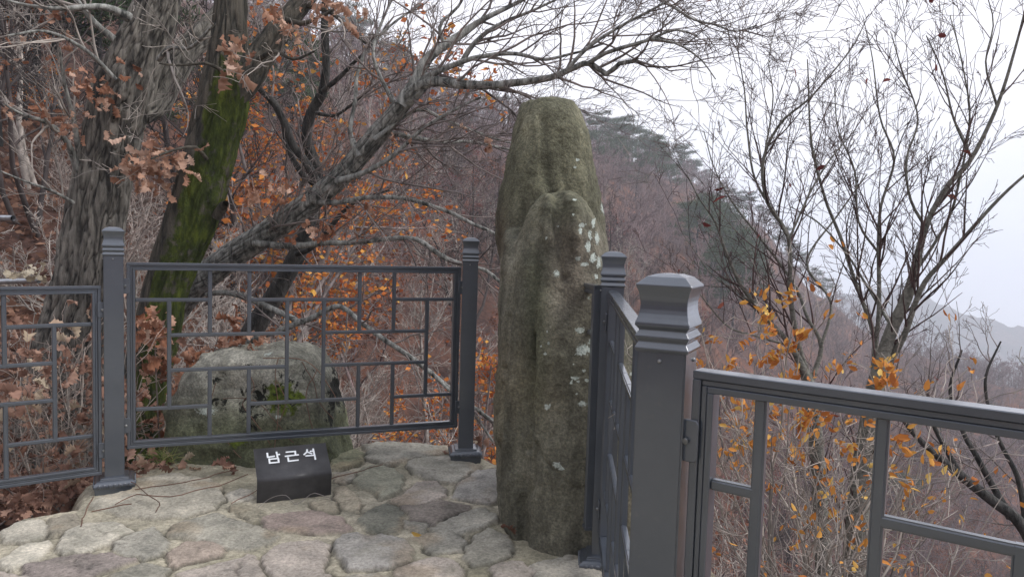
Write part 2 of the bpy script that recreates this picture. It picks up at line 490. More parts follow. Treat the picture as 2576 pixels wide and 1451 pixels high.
M['oakleaf'] = leaf_mat('dead_oak_leaves', [(0, (0.18, 0.07, 0.04)), (0.3, (0.34, 0.15, 0.085)), (0.6, (0.50, 0.27, 0.18)), (1, (0.74, 0.50, 0.38))])
M['oakleaf_pale'] = leaf_mat('pale_tan_oak_leaves', [(0, (0.34, 0.17, 0.11)), (0.4, (0.54, 0.32, 0.22)), (1, (0.80, 0.58, 0.46))])
M['oakleaf_dark'] = leaf_mat('withered_leaves', [(0, (0.18, 0.095, 0.07)), (0.4, (0.36, 0.205, 0.15)), (0.75, (0.52, 0.33, 0.25)), (0.95, (0.50, 0.40, 0.29)), (1, (0.60, 0.52, 0.40))])
M['orange'] = leaf_mat('orange_leaves', [(0, (0.38, 0.09, 0.025)), (0.4, (0.62, 0.18, 0.04)), (0.75, (0.74, 0.30, 0.06)), (1, (0.74, 0.42, 0.08))])
M['yellow'] = leaf_mat('yellow_orange_leaves', [(0, (0.42, 0.14, 0.04)), (0.4, (0.66, 0.27, 0.06)), (0.8, (0.78, 0.40, 0.09)), (1, (0.76, 0.54, 0.16))])
M['redleaf'] = leaf_mat('dull_red_leaves', [(0, (0.15, 0.035, 0.035)), (0.6, (0.27, 0.065, 0.055)), (1, (0.36, 0.12, 0.075))])
M['brownleaf'] = leaf_mat('russet_leaves', [(0, (0.15, 0.06, 0.04)), (0.6, (0.27, 0.11, 0.065)), (1, (0.34, 0.17, 0.11))])
M['needles'] = leaf_mat('pine_needles', [(0, (0.018, 0.046, 0.016)), (0.6, (0.040, 0.088, 0.030)), (1, (0.075, 0.13, 0.05))], 0.7, 0.1)
M['grass'] = leaf_mat('grass_blades', [(0, (0.12, 0.20, 0.05)), (0.6, (0.28, 0.33, 0.10)), (1, (0.48, 0.42, 0.20))], 0.7, 0.3)
M['litter'] = leaf_mat('fallen_leaves', [(0, (0.09, 0.045, 0.03)), (0.5, (0.20, 0.10, 0.065)), (1, (0.34, 0.19, 0.125))])

# ------------------------------------------------------------------ terrain
def az_of(u): return math.degrees(math.atan((u - CU) / F))
RN = [0, 3, 4.5, 6, 9, 14, 25, 45]
COL = [  # az deg, z at RN, ridge distance, ridge height
    (-180, [-.5, -.5, -.5, -.5, -.2, .5, 3, 8], 80, 18),
    (-46, [-.5, -.5, -.45, -.1, 1, 3, 8, 17], 60, 24),
    (az_of(200), [-.5, -.5, -.5, -.4, .4, 2.2, 6.5, 15], 62, 20),
    (az_of(700), [-.5, -.5, -.6, -1.3, -1.9, -1.2, 2, 9], 90, 24),
    (az_of(1050), [-.5, -.5, -.8, -2.0, -3.6, -4, -1.5, 4.5], 130, 23),
    (az_of(1400), [-.5, -.5, -.8, -2, -4, -5, -4, 0], 150, 22),
    (az_of(1700), [-.5, -.6, -1.2, -2.5, -5, -7, -8, -6], 165, 15),
    (az_of(1900), [-.5, -.8, -1.6, -3, -6, -9, -12, -13], 170, 5.5),
    (az_of(2050), [-.5, -.9, -1.8, -3.5, -6.5, -10, -15, -19], 175, -8.5),
    (az_of(2250), [-.5, -1, -2, -4, -7, -11, -16, -22], 170, -19),
    (az_of(2576), [-.5, -1, -2, -4, -7, -11, -16.5, -23.5], 150, -21.5),
    (60, [-.5, -1, -2, -4, -7, -11, -16, -23], 150, -21.5),
    (180, [-.5, -.5, -.5, -.5, -.2, .5, 3, 8], 80, 18)]
_az = np.array([c[0] for c in COL]); _zz = np.array([c[1] for c in COL], float)
_Rr = np.array([c[2] for c in COL], float); _Zr = np.array([c[3] for c in COL], float)
def height(x, y):
    x = np.atleast_1d(np.asarray(x, float)); y = np.atleast_1d(np.asarray(y, float))
    r = np.hypot(x, y); az = np.degrees(np.arctan2(x, y))
    i = np.clip(np.searchsorted(_az, az, side='right') - 1, 0, len(_az) - 2)
    f = (az - _az[i]) / (_az[i + 1] - _az[i])
    f = f * f * (3 - 2 * f) * 0.4 + f * 0.6
    rr = np.concatenate([RN, [1.0, 1.25, 1.6]])
    R = _Rr[i] * (1 - f) + _Rr[i + 1] * f
    Z = _Zr[i] * (1 - f) + _Zr[i + 1] * f
    zc = _zz[i] * (1 - f)[..., None] + _zz[i + 1] * f[..., None]
    z = np.empty_like(r)
    for k in range(len(RN) - 1):
        mk = (r >= RN[k]) & (r < RN[k + 1]); t = (r[mk] - RN[k]) / (RN[k + 1] - RN[k])
        z[mk] = zc[mk, k] * (1 - t) + zc[mk, k + 1] * t
    mk = (r >= 45) & (r < R); t = (r[mk] - 45) / (R[mk] - 45)
    z[mk] = zc[mk, -1] * (1 - t) + Z[mk] * t
    mk = r >= R; t = np.clip((r[mk] - R[mk]) / (R[mk] * .4), 0, 1)
    z[mk] = Z[mk] - 22 * t
    n = fbm(np.stack([x * .045, y * .045, x * 0], -1), 4) * np.clip((r - 5) * .035, 0, 3.2)
    n2 = fbm(np.stack([x * .6, y * .6, x * 0 + 3], -1), 3) * np.clip((r - 4) * .06, 0, .35)
    return z + n + n2
rs = np.concatenate([np.linspace(1.2, 12, 50), np.geomspace(12.4, 250, 110)])
azs = np.radians(np.concatenate([np.linspace(-180, -50, 50, endpoint=False), np.linspace(-50, 50, 240, endpoint=False), np.linspace(50, 180, 51)]))
AZ, RR = np.meshgrid(azs, rs)
X, Y = np.sin(AZ) * RR, np.cos(AZ) * RR
Z = height(X.ravel(), Y.ravel()).reshape(X.shape)
nr, na = X.shape
idx = np.arange(nr * na).reshape(nr, na)
Q = np.stack([idx[:-1, :-1], idx[:-1, 1:], idx[1:, 1:], idx[1:, :-1]], -1).reshape(-1, 4)
me = mk_mesh('hillside_ground', np.stack([X, Y, Z], -1).reshape(-1, 3), Q, M['floor'], True)
link('hillside_ground', me)['kind'] = 'structure'

def far_hill(name, table, R1, base_z, seed):
    us = np.array([t[0] for t in table], float); vs = np.array([t[1] for t in table], float)
    a = np.linspace(np.arctan((us[0] - CU) / F), np.arctan((us[-1] - CU) / F), 220)
    uu = CU + F * np.tan(a)
    vv = np.interp(uu, us, vs)
    hor = CV - F * math.tan(PITCH) + 0.03 * (uu - CU)
    zr = CZ + (hor - vv) / F * np.cos(a) * R1
    prof = [(0.55, 0.0), (0.7, 0.35), (0.82, 0.62), (0.92, 0.86), (1.0, 1.0), (1.1, 0.7), (1.3, 0.1)]
    r = np.concatenate([np.linspace(prof[i][0], prof[i + 1][0], 9)[:-1] for i in range(len(prof) - 1)])
    w = np.interp(r, [p[0] for p in prof], [p[1] for p in prof])
    A2, R2 = np.meshgrid(a, r)
    W = np.interp(R2, [p[0] for p in prof], [p[1] for p in prof])
    Xh, Yh = np.sin(A2) * R2 * R1, np.cos(A2) * R2 * R1
    Zh = base_z + (zr[None] - base_z) * W
    Zh = Zh + fbm(np.stack([Xh * .02 + seed, Yh * .02, Xh * 0], -1), 5) * .035 * R1 * (1 - W * .75) + fbm(np.stack([Xh * .15 + seed, Yh * .15, Xh * 0], -1), 3) * .006 * R1
    ix = np.arange(Zh.size).reshape(Zh.shape)
    Qh = np.stack([ix[:-1, :-1], ix[:-1, 1:], ix[1:, 1:], ix[1:, :-1]], -1).reshape(-1, 4)
    link(name, mk_mesh(name, np.stack([Xh, Yh, Zh], -1).reshape(-1, 3), Qh, M['far'], True))['kind'] = 'structure'
far_hill('distant_hill', [(1500, 940), (1900, 900), (2150, 880), (2300, 930), (2450, 905), (2576, 925), (3100, 980)], 400, -110, 3)
far_hill('distant_ridge', [(1500, 800), (1950, 770), (2120, 742), (2200, 738), (2280, 722), (2330, 748), (2420, 782), (2500, 800), (2576, 832), (2800, 900), (3300, 950)], 680, -190, 9)

# ------------------------------------------------------------------ stone paving
def C1(p): return (p[0] / 4.096, 1132.1 + p[1] / 4.096)
def C2(p): return (628.9 + p[0] / 3.7235, 1100.6 + p[1] / 3.7235)
GREY, PINK, PALE, VIOL, GRN, TAN, OLV, BLU = (.31, .30, .265), (.36, .31, .285), (.45, .42, .36), (.26, .215, .21), (.29, .295, .225), (.42, .36, .26), (.285, .275, .235), (.31, .30, .295)
ST = [
 (1, PALE, .034, [(0,1140),(150,1040),(300,970),(490,945),(500,990),(450,1110),(300,1170),(170,1230),(60,1210),(0,1165)]),
 (1, PALE, .038, [(570,980),(700,860),(880,790),(1060,770),(1250,790),(1385,860),(1200,950),(1000,1010),(850,1070),(650,1085),(590,1030)]),
 (1, (.37,.345,.29), .045, [(930,570),(1080,500),(1340,440),(1450,330),(1800,270),(2150,330),(2290,380),(2320,520),(2200,620),(1900,700),(1600,720),(1300,690),(1080,640),(950,610)]),
 (1, GREY, .022, [(1170,970),(1300,900),(1560,810),(1700,880),(1750,960),(1720,1030),(1640,1080),(1460,1140),(1300,1080),(1200,1030)]),
 (1, VIOL, .028, [(280,1190),(480,1130),(700,1100),(1160,1075),(1380,1160),(1200,1220),(950,1306),(800,1400),(300,1420),(230,1300)]),
 (1, (.34,.265,.225), .024, [(1720,1080),(1900,950),(2060,950),(2300,990),(2330,1020),(2240,1090),(2000,1130),(1820,1195),(1730,1160)]),
 (1, OLV, .030, [(1740,870),(1780,790),(2000,730),(2250,670),(2450,740),(2700,800),(2900,900),(2800,980),(2570,1040),(2330,1000),(2100,940),(1900,900)]),
 (1, PALE, .03, [(50,800),(150,750),(420,740),(480,830),(440,920),(250,960),(50,950),(0,900)]),
 (1, (.28,.25,.2), .03, [(490,730),(800,680),(840,780),(700,850),(560,900),(480,860)]),
 (1, OLV, .020, [(1100,1306),(1400,1200),(1600,1180),(1760,1220),(1700,1340),(1300,1500),(1050,1450)]),
 (1, PINK, .022, [(1850,1260),(2300,1150),(2576,1070),(2670,1180),(2580,1400),(1900,1420)]),
 (1, PINK, .02, [(-100,1240),(150,1270),(260,1310),(200,1450),(-100,1450)]),
 (1, (.33,.3,.22), .03, [(2340,600),(2480,570),(2660,620),(2760,700),(2640,760),(2560,720)]),
 (1, PALE, .03, [(2340,480),(2480,410),(2600,420),(2600,500),(2400,560)]),
 (2, (.25,.26,.15), .045, [(760,230),(860,140),(960,105),(1060,160),(1085,210),(1000,270),(850,310),(770,300)]),
 (2, GREY, .045, [(1050,80),(1200,55),(1500,60),(1925,105),(1900,165),(1600,205),(1500,215),(1350,275),(1200,250),(1090,200),(1080,130)]),
 (2, GREY, .045, [(1500,240),(1850,190),(2060,240),(2170,280),(2080,400),(1960,440),(1780,430),(1560,370),(1480,290)]),
 (2, GRN, .036, [(970,410),(1060,300),(1180,275),(1330,310),(1440,370),(1400,490),(1310,550),(1230,580),(1110,490),(1020,480)]),
 (2, PINK, .03, [(1335,590),(1420,520),(1560,430),(1760,420),(1820,500),(1830,560),(1700,610),(1500,650),(1400,630)]),
 (2, BLU, .028, [(1920,500),(2000,410),(2120,330),(2330,290),(2340,600),(2255,635),(2050,590),(1920,570)]),
 (2, (.2,.17,.155), .020, [(1390,650),(1620,640),(1800,590),(2060,640),(2050,670),(1850,750),(1700,830),(1520,780),(1500,720)]),
 (2, GREY, .022, [(1700,860),(1850,760),(1950,710),(2150,670),(2320,730),(2320,790),(2150,870),(2000,900),(1760,880)]),
 (2, (.19,.195,.16), .022, [(1010,790),(1080,700),(1280,620),(1360,640),(1440,740),(1460,830),(1400,900),(1250,910),(1100,850)]),
 (2, (.30,.225,.205), .030, [(110,780),(200,725),(400,710),(580,680),(720,720),(870,760),(960,870),(900,900),(600,905),(400,890),(200,860)]),
 (2, BLU, .032, [(780,960),(850,930),(1000,910),(1250,920),(1440,950),(1530,1060),(1510,1150),(1380,1210),(1180,1230),(920,1230),(850,1130),(800,1050)]),
 (2, PINK, .024, [(120,1130),(200,1060),(400,990),(600,980),(760,1010),(740,1100),(700,1230),(760,1300),(500,1400),(250,1380),(130,1200)]),
 (2, GREY, .024, [(1500,950),(1650,910),(1850,870),(1980,920),(2000,1000),(1950,1070),(1720,1090),(1640,1060),(1600,990)]),
 (2, OLV, .026, [(2000,1040),(2080,950),(2240,860),(2440,930),(2470,1040),(2380,1130),(2220,1190),(2080,1190),(1990,1120)]),
 (2, PINK, .022, [(1350,1260),(1500,1180),(1720,1130),(1900,1170),(2000,1240),(1980,1330),(1700,1420),(1400,1400)]),
 (2, PINK, .022, [(2250,1230),(2340,1180),(2500,1170),(2640,1230),(2700,1310),(2500,1400),(2300,1330)]),
 (2, TAN, .022, [(800,470),(880,460),(960,530),(1060,630),(1000,710),(860,660),(790,570)]),
 (2, TAN, .022, [(560,600),(700,580),(810,620),(800,700),(680,690),(580,650)]),
 (2, GREY, .012, [(1460,790),(1640,800),(1660,880),(1560,890),(1470,840)]),
 (2, GREY, .015, [(780,340),(960,330),(1000,370),(900,430),(790,420)]),
 (2, (.36,.34,.30), .03, [(2640,1220),(2800,1150),(3000,1110),(3250,1120),(3300,1400),(2700,1400)]),
 (2, PINK, .02, [(0,1150),(90,1160),(110,1290),(0,1400),(-100,1300),(-80,1190)]),
 (2, GREY, .02, [(900,1290),(1150,1270),(1300,1300),(1300,1450),(850,1450)]),
]
STN = [(c, h, np.array([gnd(*(C1 if k == 1 else C2)(p)) for p in poly])) for k, c, h, poly in ST]
# the rest of the terrace, out of the picture towards the camera
rg = np.random.default_rng(21)
for gy in np.arange(0.2, 2.3, .34):
    for gx in np.arange(-2.6, 1.0, .42):
        cx, cy = gx + rg.uniform(-.08, .08), gy + rg.uniform(-.06, .06)
        if 1.9 < cy and abs(cx) < 9: continue
        n = 8; an = np.arange(n) / n * 2 * np.pi
        rad = rg.uniform(.8, 1.05, n)
        STN.append(([GREY, PINK, OLV, BLU][rg.integers(4)], .024, np.stack([cx + np.cos(an) * .19 * rad, cy + np.sin(an) * .145 * rad], 1)))
TB = [gnd(-600, 1560), gnd(-200, 1400), gnd(0, 1330), gnd(60, 1300), gnd(200, 1278), gnd(225, 1215), gnd(330, 1180), gnd(430, 1160), gnd(700, 1150), gnd(860, 1138), gnd(905, 1118), gnd(1000, 1112),
      gnd(1160, 1125), gnd(1245, 1165), np.array([0.1, 4.05]), np.array([.65, 3.75]), np.array([0.78, 2.9]), np.array([.47, 2.6]), np.array([.43, 1.45]),
      np.array([1.9, .35]), np.array([2.6, -.8]), np.array([2.6, -3]), np.array([-4, -3]), np.array([-4.5, .8])]
TB = np.array([t[:2] for t in TB])
def poly_sd(poly, P):
    """signed distance, positive inside"""
    a = poly; b_ = np.roll(poly, -1, 0)
    d = np.full(len(P), 1e9); ins = np.zeros(len(P), bool)
    for p, q in zip(a, b_):
        e = q - p; w = P - p
        t = np.clip((w @ e) / (e @ e), 0, 1)
        d = np.minimum(d, np.hypot(*(w - t[:, None] * e).T))
        c = ((p[1] <= P[:, 1]) & (q[1] > P[:, 1])) | ((q[1] <= P[:, 1]) & (p[1] > P[:, 1]))
        xi = p[0] + (P[:, 1] - p[1]) / (q[1] - p[1] + 1e-12) * (q[0] - p[0])
        ins ^= c & (P[:, 0] < xi)
    return np.where(ins, d, -d)
def paving(x0, x1, y0, y1, step, name):
    xs = np.arange(x0, x1 + step / 2, step); ys = np.arange(y0, y1 + step / 2, step)
    Xg, Yg = np.meshgrid(xs, ys)
    P = np.stack([Xg.ravel(), Yg.ravel()], 1)
    P3 = np.stack([P[:, 0], P[:, 1], P[:, 0] * 0], 1)
    wob = np.stack([fbm(P3 * 9, 3), fbm(P3 * 9 + 31, 3)], 1) * 0.018 + np.stack([fbm(P3 * 32, 2), fbm(P3 * 32 + 31, 2)], 1) * 0.012
    z = fbm(P3 * 5, 4) * .008 + fbm(P3 * 45, 3) * .004
    mort = np.array([.37, .34, .275])
    mm = fbm(P3 * 3 + 50, 4)[:, None]
    col = mort * (1 + .22 * mm) * (1 + .25 * fbm(P3 * 60, 2))[:, None]
    mdark = sstep(.0, .5, fbm(P3 * 2.2 + 90, 4))[:, None]
    col = col * (1 - .5 * mdark) + np.array([.20, .19, .13]) * .5 * mdark
    r2 = np.random.default_rng(77)
    for c, h, poly in STN:
        lum = sum(c) / 3; c = [.62 * a_ + .38 * lum * b2 * 1.04 for a_, b2 in zip(c, (1.06, 1.0, .90))]
        lo, hi = poly.min(0) - .06, poly.max(0) + .06
        tx, ty = r2.normal(0, .02, 2); o = r2.uniform(0, 90)
        mk = np.where((P[:, 0] > lo[0]) & (P[:, 0] < hi[0]) & (P[:, 1] > lo[1]) & (P[:, 1] < hi[1]))[0]
        if not len(mk): continue
        q = P[mk] + wob[mk]
        sd = poly_sd(poly, q)
        ce = poly.mean(0)
        sd = sd + .006
        s = sstep(-.003, .006, sd)
        gap = np.exp(-((sd + .003) / .0065) ** 2) * (.25 + .75 * sstep(-.25, .35, fbm(np.concatenate([q * 8 + o + 20, q[:, :1] * 0], 1), 2)))
        hh = h * .46 * (.80 + .20 * sstep(0, .05, sd)) + fbm(np.concatenate([q * 30 + o, q[:, :1] * 0], 1), 3, .6) * .004 + (q[:, 0] - ce[0]) * tx + (q[:, 1] - ce[1]) * ty + fbm(np.concatenate([q * 13 + o, q[:, :1] * 0], 1), 5, .6) * .008
        z[mk] = z[mk] * (1 - s) + np.maximum(hh, .004) * s - gap * .012
        cc = np.array(c) * (1 + .22 * fbm(np.concatenate([q * 4 + o, q[:, :1] * 0], 1), 3))[:, None]
        rid = np.abs(fbm(np.concatenate([q * 9 + o * 2, q[:, :1] * 0], 1), 4, .55)); ck = np.exp(-(rid / .022) ** 2) * sstep(.05, .35, fbm(np.concatenate([q * 5 + o + 60, q[:, :1] * 0], 1), 2))
        cc = cc * (1 - .5 * ck)[:, None]; z[mk] = z[mk] - .005 * ck * s
        tan = sstep(.15, .5, fbm(np.concatenate([q * 6 + o + 5, q[:, :1] * 0], 1), 3))[:, None] * .5
        cc = cc * (1 - tan) + np.array([.30, .235, .165]) * tan
        col[mk] = col[mk] * (1 - s[:, None]) + cc * s[:, None]
        col[mk] *= (1 - .74 * gap)[:, None]
    sdT = poly_sd(TB, P + wob)
    out = sstep(0.0, .35, -sdT)
    z = z - out * .75 - sstep(-.05, .05, -sdT) * .03 + fbm(P3 * 7 + 11, 3) * .05 * out
    # low kerb of soil and rubble towards the panels on the left
    keep = (sdT > -.5).reshape(Xg.shape)
    dirt = sstep(.0, .08, -sdT)[:, None]
    col = col * (1 - dirt) + np.array([.12, .088, .066]) * dirt
    ix = np.arange(len(P)).reshape(Xg.shape)
    Qp = np.stack([ix[:-1, :-1], ix[:-1, 1:], ix[1:, 1:], ix[1:, :-1]], -1)
    kq = (keep[:-1, :-1] & keep[1:, 1:]).ravel()
    Qp = Qp.reshape(-1, 4)[kq]
    used = np.unique(Qp); mp = -np.ones(len(P), int); mp[used] = np.arange(len(used))
    me = mk_mesh(name, np.stack([P[:, 0], P[:, 1], z], 1)[used], mp[Qp], M['paving'], True, colors={'col': col[used]})
    o = link(name, me); o['kind'] = 'structure'
    return o
paving(-2.9, 1.3, 1.7, 4.9, .0085, 'stone_paving')
paving(-4.5, 2.6, -3.0, 1.7, .03, 'terrace_ground')

# ------------------------------------------------------------------ standing stone, boulder
def loft(rows, nseg=64, p=2.3):
    """rows of (z, xl, xr, yc, ry) -> closed mesh arrays"""
    rows = np.array(rows, float)
    zz = np.linspace(rows[0, 0], rows[-1, 0], 90)
    o = np.argsort(rows[:, 0]); R0 = rows[o]
    xl, xr, yc, ry = [np.interp(zz, R0[:, 0], R0[:, k]) for k in (1, 2, 3, 4)]
    th = np.arange(nseg) / nseg * 2 * np.pi
    cx = np.sign(np.cos(th)) * np.abs(np.cos(th)) ** (2 / p); cy = np.sign(np.sin(th)) * np.abs(np.sin(th)) ** (2 / p)
    Vx = ((xl + xr) / 2)[:, None] + ((xr - xl) / 2)[:, None] * cx
    Vy = yc[:, None] + ry[:, None] * cy
    V = np.stack([Vx, Vy, np.broadcast_to(zz[:, None], Vx.shape)], -1).reshape(-1, 3)
    ix = np.arange(len(V)).reshape(len(zz), nseg)
    Q = np.stack([ix[:-1], np.roll(ix[:-1], -1, 1), np.roll(ix[1:], -1, 1), ix[1:]], -1).reshape(-1, 4)
    V = np.vstack([V, [(xl[0] + xr[0]) / 2, yc[0], zz[0]], [(xl[-1] + xr[-1]) / 2, yc[-1], zz[-1]]])
    nb = len(V) - 2
    T = [np.stack([np.roll(ix[0], -1), ix[0], np.full(nseg, nb)], -1), np.stack([ix[-1], np.roll(ix[-1], -1), np.full(nseg, nb + 1)], -1)]
    return V, Q, np.concatenate(T)
def remeshed(parts, voxel, smooth_it=6):
    a = Acc()
    for V, Q, T in parts: a.add(V, Q, T)
    me = a.mesh('tmp_shape', None)
    o = link('tmp_shape', me)
    r = o.modifiers.new('r', 'REMESH'); r.mode = 'VOXEL'; r.voxel_size = voxel
    s = o.modifiers.new('s', 'SMOOTH'); s.iterations = smooth_it; s.factor = .5
    dg = bpy.context.evaluated_depsgraph_get()
    ev = o.evaluated_get(dg); em = ev.to_mesh()
    n = len(em.vertices)
    V = np.empty(n * 3, np.float32); em.vertices.foreach_get('co', V); V = V.reshape(-1, 3).astype(float)
    Nn = np.empty(n * 3, np.float32); em.vertices.foreach_get('normal', Nn); Nn = Nn.reshape(-1, 3).astype(float)
    q = np.array([tuple(p.vertices) for p in em.polygons if len(p.vertices) == 4])
    ev.to_mesh_clear()
    bpy.data.objects.remove(o); bpy.data.meshes.remove(me)
    return V, Nn, q

def rows_px(rows, Yc, ry):
    """rows (v, ul, ur, yc offset, ry factor): silhouettes at depth Yc"""
    out = []
    for r in rows:
        v, ul, ur = r[:3]; yo = r[3] if len(r) > 3 else 0; f = r[4] if len(r) > 4 else 1
        pl, pr = at(ul, v, Yc + yo), at(ur, v, Yc + yo)
        out.append(((pl[2] + pr[2]) / 2, pl[0], pr[0], Yc + yo, ry * f))
    return out[::-1]
back = rows_px([(249, 1368, 1388, 0, .08), (253, 1338, 1424, 0, .32), (262, 1322, 1440, 0, .5), (285, 1308, 1456, 0, .68), (330, 1298, 1471, 0, .8), (370, 1290, 1481, 0, .86), (420, 1278, 1488, 0, .92), (470, 1265, 1499, 0, .97),
                (520, 1254, 1509), (560, 1249, 1515), (600, 1250, 1522), (640, 1258, 1530), (700, 1270, 1546), (760, 1275, 1572), (830, 1280, 1602), (950, 1285, 1628), (1100, 1285, 1640), (1300, 1290, 1640), (1480, 1290, 1640)], 3.74, .30)
front = rows_px([(479, 1405, 1436, .04, .15), (484, 1378, 1458, .03, .45), (498, 1356, 1472, .02, .68), (525, 1338, 1486, .01, .85), (560, 1322, 1500, .0, .95), (600, 1305, 1509), (660, 1288, 1522, -.01, 1.05), (735, 1278, 1545, -.03, 1.1), (800, 1282, 1575, -.04, 1.15),
                 (900, 1300, 1600, -.05, 1.2), (1000, 1305, 1610, -.06, 1.25), (1100, 1305, 1615, -.07, 1.3), (1200, 1304, 1615, -.07, 1.35), (1300, 1304, 1610, -.08, 1.4), (1450, 1304, 1600, -.08, 1.4), (1520, 1304, 1600, -.08, 1.4)], 3.27, .205)
left = rows_px([(572, 1284, 1296, .1, .1), (582, 1270, 1306, .08, .4), (610, 1262, 1318, .05, .65), (680, 1259, 1350, .0, .85), (800, 1255, 1375, -.02), (924, 1252, 1380, -.03), (1000, 1245, 1380, -.04), (1079, 1240, 1380, -.05), (1125, 1247, 1380, -.05), (1199, 1249, 1375, -.06), (1290, 1255, 1370, -.06), (1340, 1280, 1370, -.06), (1450, 1290, 1370, -.06)], 3.34, .24)
humpA = rows_px([(485, 1378, 1390, 0, .2), (492, 1366, 1402, 0, .5), (520, 1350, 1414), (600, 1330, 1416, -.005, 1.2), (700, 1335, 1412, .02, 1.1), (800, 1340, 1405, .12, 1.0)], 3.20, .13)
humpB = rows_px([(476, 1424, 1438, 0, .2), (481, 1412, 1452, 0, .5), (505, 1404, 1466), (600, 1404, 1484, -.005, 1.2), (720, 1408, 1495, .02, 1.1), (850, 1415, 1500, .12, 1.0)], 3.20, .14)
V, Nn, q = remeshed([loft(back, p=2.5), loft(front, p=3.0), loft(left, p=2.5), loft(humpA, 48, 2.1), loft(humpB, 48, 2.1)], .0075, 5)
def project(V):
    c = (V - np.array([0, 0, CZ])) @ RMn
    return CU + F * c[:, 0] / -c[:, 2], CV - F * c[:, 1] / -c[:, 2]
pu, pv = project(V)
disp = fbm(V * np.array([4, 4, 1.4]) + 3, 4) * .022 + fbm(V * 17, 4) * .009 + fbm(V * np.array([30, 30, 9]), 3) * .005 + fbm(V * 60, 2) * .003
frontf = sstep(.1, -.3, Nn[:, 1])
def groove(line, w, d):
    g = np.zeros(len(V))
    ln = np.array([at(u, v, 3.1)[[0, 2]] for u, v in line])
    dd = np.full(len(V), 9.)
    P = V[:, [0, 2]] + np.stack([fbm(V * 12, 2), fbm(V * 12 + 5, 2)], 1) * .01
    for a, b_ in zip(ln[:-1], ln[1:]):
        e = b_ - a; t = np.clip(((P - a) @ e) / (e @ e), 0, 1)
        dd = np.minimum(dd, np.hypot(*(P - a - t[:, None] * e).T))
    return -d * np.exp(-(dd / w) ** 2) * frontf
disp += groove([(1336, 840), (1331, 920), (1332, 1070), (1322, 1120)], .011, .022)
disp += groove([(1352, 580), (1344, 700), (1336, 800), (1331, 950)], .018, .012)
disp += groove([(1341, 1100), (1338, 1180), (1316, 1240), (1310, 1400)], .014, .02)
disp += groove([(1256, 970), (1254, 1080), (1250, 1180)], .008, .014)
disp += groove([(1342, 1110), (1385, 1150), (1430, 1190), (1500, 1195)], .008, .008)
disp += groove([(1372, 262), (1376, 330), (1384, 420), (1392, 470)], .024, .013)
disp += groove([(1330, 420), (1318, 520), (1312, 600)], .02, .010)
disp += groove([(1425, 300), (1432, 400), (1440, 460)], .02, .008)
disp += groove([(1420, 700), (1432, 820), (1440, 940)], .02, .008)
disp += groove([(1404, 480), (1400, 540), (1405, 600), (1412, 700)], .016, .02)
disp += groove([(1275, 800), (1262, 900), (1262, 940)], .012, .014)
hole = at(1264, 934, 3.1); disp -= .03 * np.exp(-(np.hypot(V[:, 0] - hole[0], V[:, 2] - hole[2]) / .014) ** 2) * frontf
V2 = V + Nn * disp[:, None]
LICH = [(1447, 500, 10, 7), (1372, 598, 7, 7), (1408, 568, 6, 5), (1400, 688, 13, 16), (1466, 566, 16, 9), (1442, 540, 7, 6), (1462, 580, 9, 18), (1480, 620, 11, 22), (1490, 650, 12, 20), (1502, 600, 9, 26), (1455, 650, 11, 10),
        (1470, 665, 14, 9), (1505, 660, 9, 22), (1495, 560, 7, 20), (1485, 590, 8, 20), (1500, 695, 9, 12), (1480, 750, 8, 8), (1459, 830, 18, 12), (1468, 880, 28, 24), (1486, 860, 12, 14), (1376, 834, 6, 6), (1381, 864, 7, 7), (1361, 871, 6, 6), (1373, 890, 7, 7),
        (1448, 950, 20, 8), (1453, 960, 8, 8), (1476, 955, 12, 9), (1468, 932, 11, 8), (1437, 962, 7, 5), (1450, 990, 6, 5), (1442, 915, 5, 4), (1400, 1168, 18, 13), (1412, 1178, 12, 10), (1378, 1022, 14, 12), (1464, 1014, 14, 12),
        (1505, 445, 7, 30), (1498, 420, 5, 16), (1456, 401, 7, 6), (1449, 420, 7, 5), (1513, 520, 8, 30), (1510, 480, 6, 20), (1600, 850, 10, 16), (1604, 900, 12, 12), (1590, 940, 10, 10)]
lich = np.full(len(V), -1.0)
for u, v, a, b_ in LICH:
    lich = np.maximum(lich, 1.0 - np.sqrt(((pu - u) / a) ** 2 + ((pv - v) / b_) ** 2) * .80)
lich = np.where(Nn[:, 1] < .35, lich, -1)
up = Nn[:, 2]
tint = np.ones((len(V), 3))
g1 = (sstep(2.0, 1.0, V[:, 2]))[:, None]
green = sstep(1.15, 1.5, V[:, 2])[:, None]
tint = tint * (1 - green * .9) + np.array([.98, 1.0, .87]) * green * .9
br = sstep(.95, .55, V[:, 2])[:, None] * sstep(.0, .5, fbm(V * np.array([3, 3, 1.2]) + 40, 3) + .25)[:, None]
tint = tint * (1 - br * .8) + np.array([1.0, .88, .74]) * br * .8
vi = (np.exp(-(((pu - 1440) / 70) ** 2)) * sstep(520, 620, pv) * sstep(900, 700, pv))[:, None] * sstep(.3, -.2, Nn[:, 1])[:, None]
tint = tint * (1 - vi * .8) + np.array([1.02, .90, .93]) * vi * .8
dk = (np.exp(-(((pu - 1258) / 14) ** 2 + ((pv - 585) / 70) ** 2)))[:, None]
tint = tint * (1 - dk * .75) + np.array([.42, .30, .22]) * dk * .75
dkg = (np.exp(-(((pu - 1345 - (pv - 800) * -.0) / 34) ** 2)) * sstep(560, 700, pv) * sstep(1200, 850, pv))[:, None]
tint = tint * (1 - dkg * .7) + np.array([.55, .62, .48]) * dkg * .7
mot = (1 + .38 * fbm(V * np.array([7, 7, 3.5]) + 60, 4) + .25 * fbm(V * np.array([26, 26, 12]) + 60, 3))[:, None]; tint = tint * mot
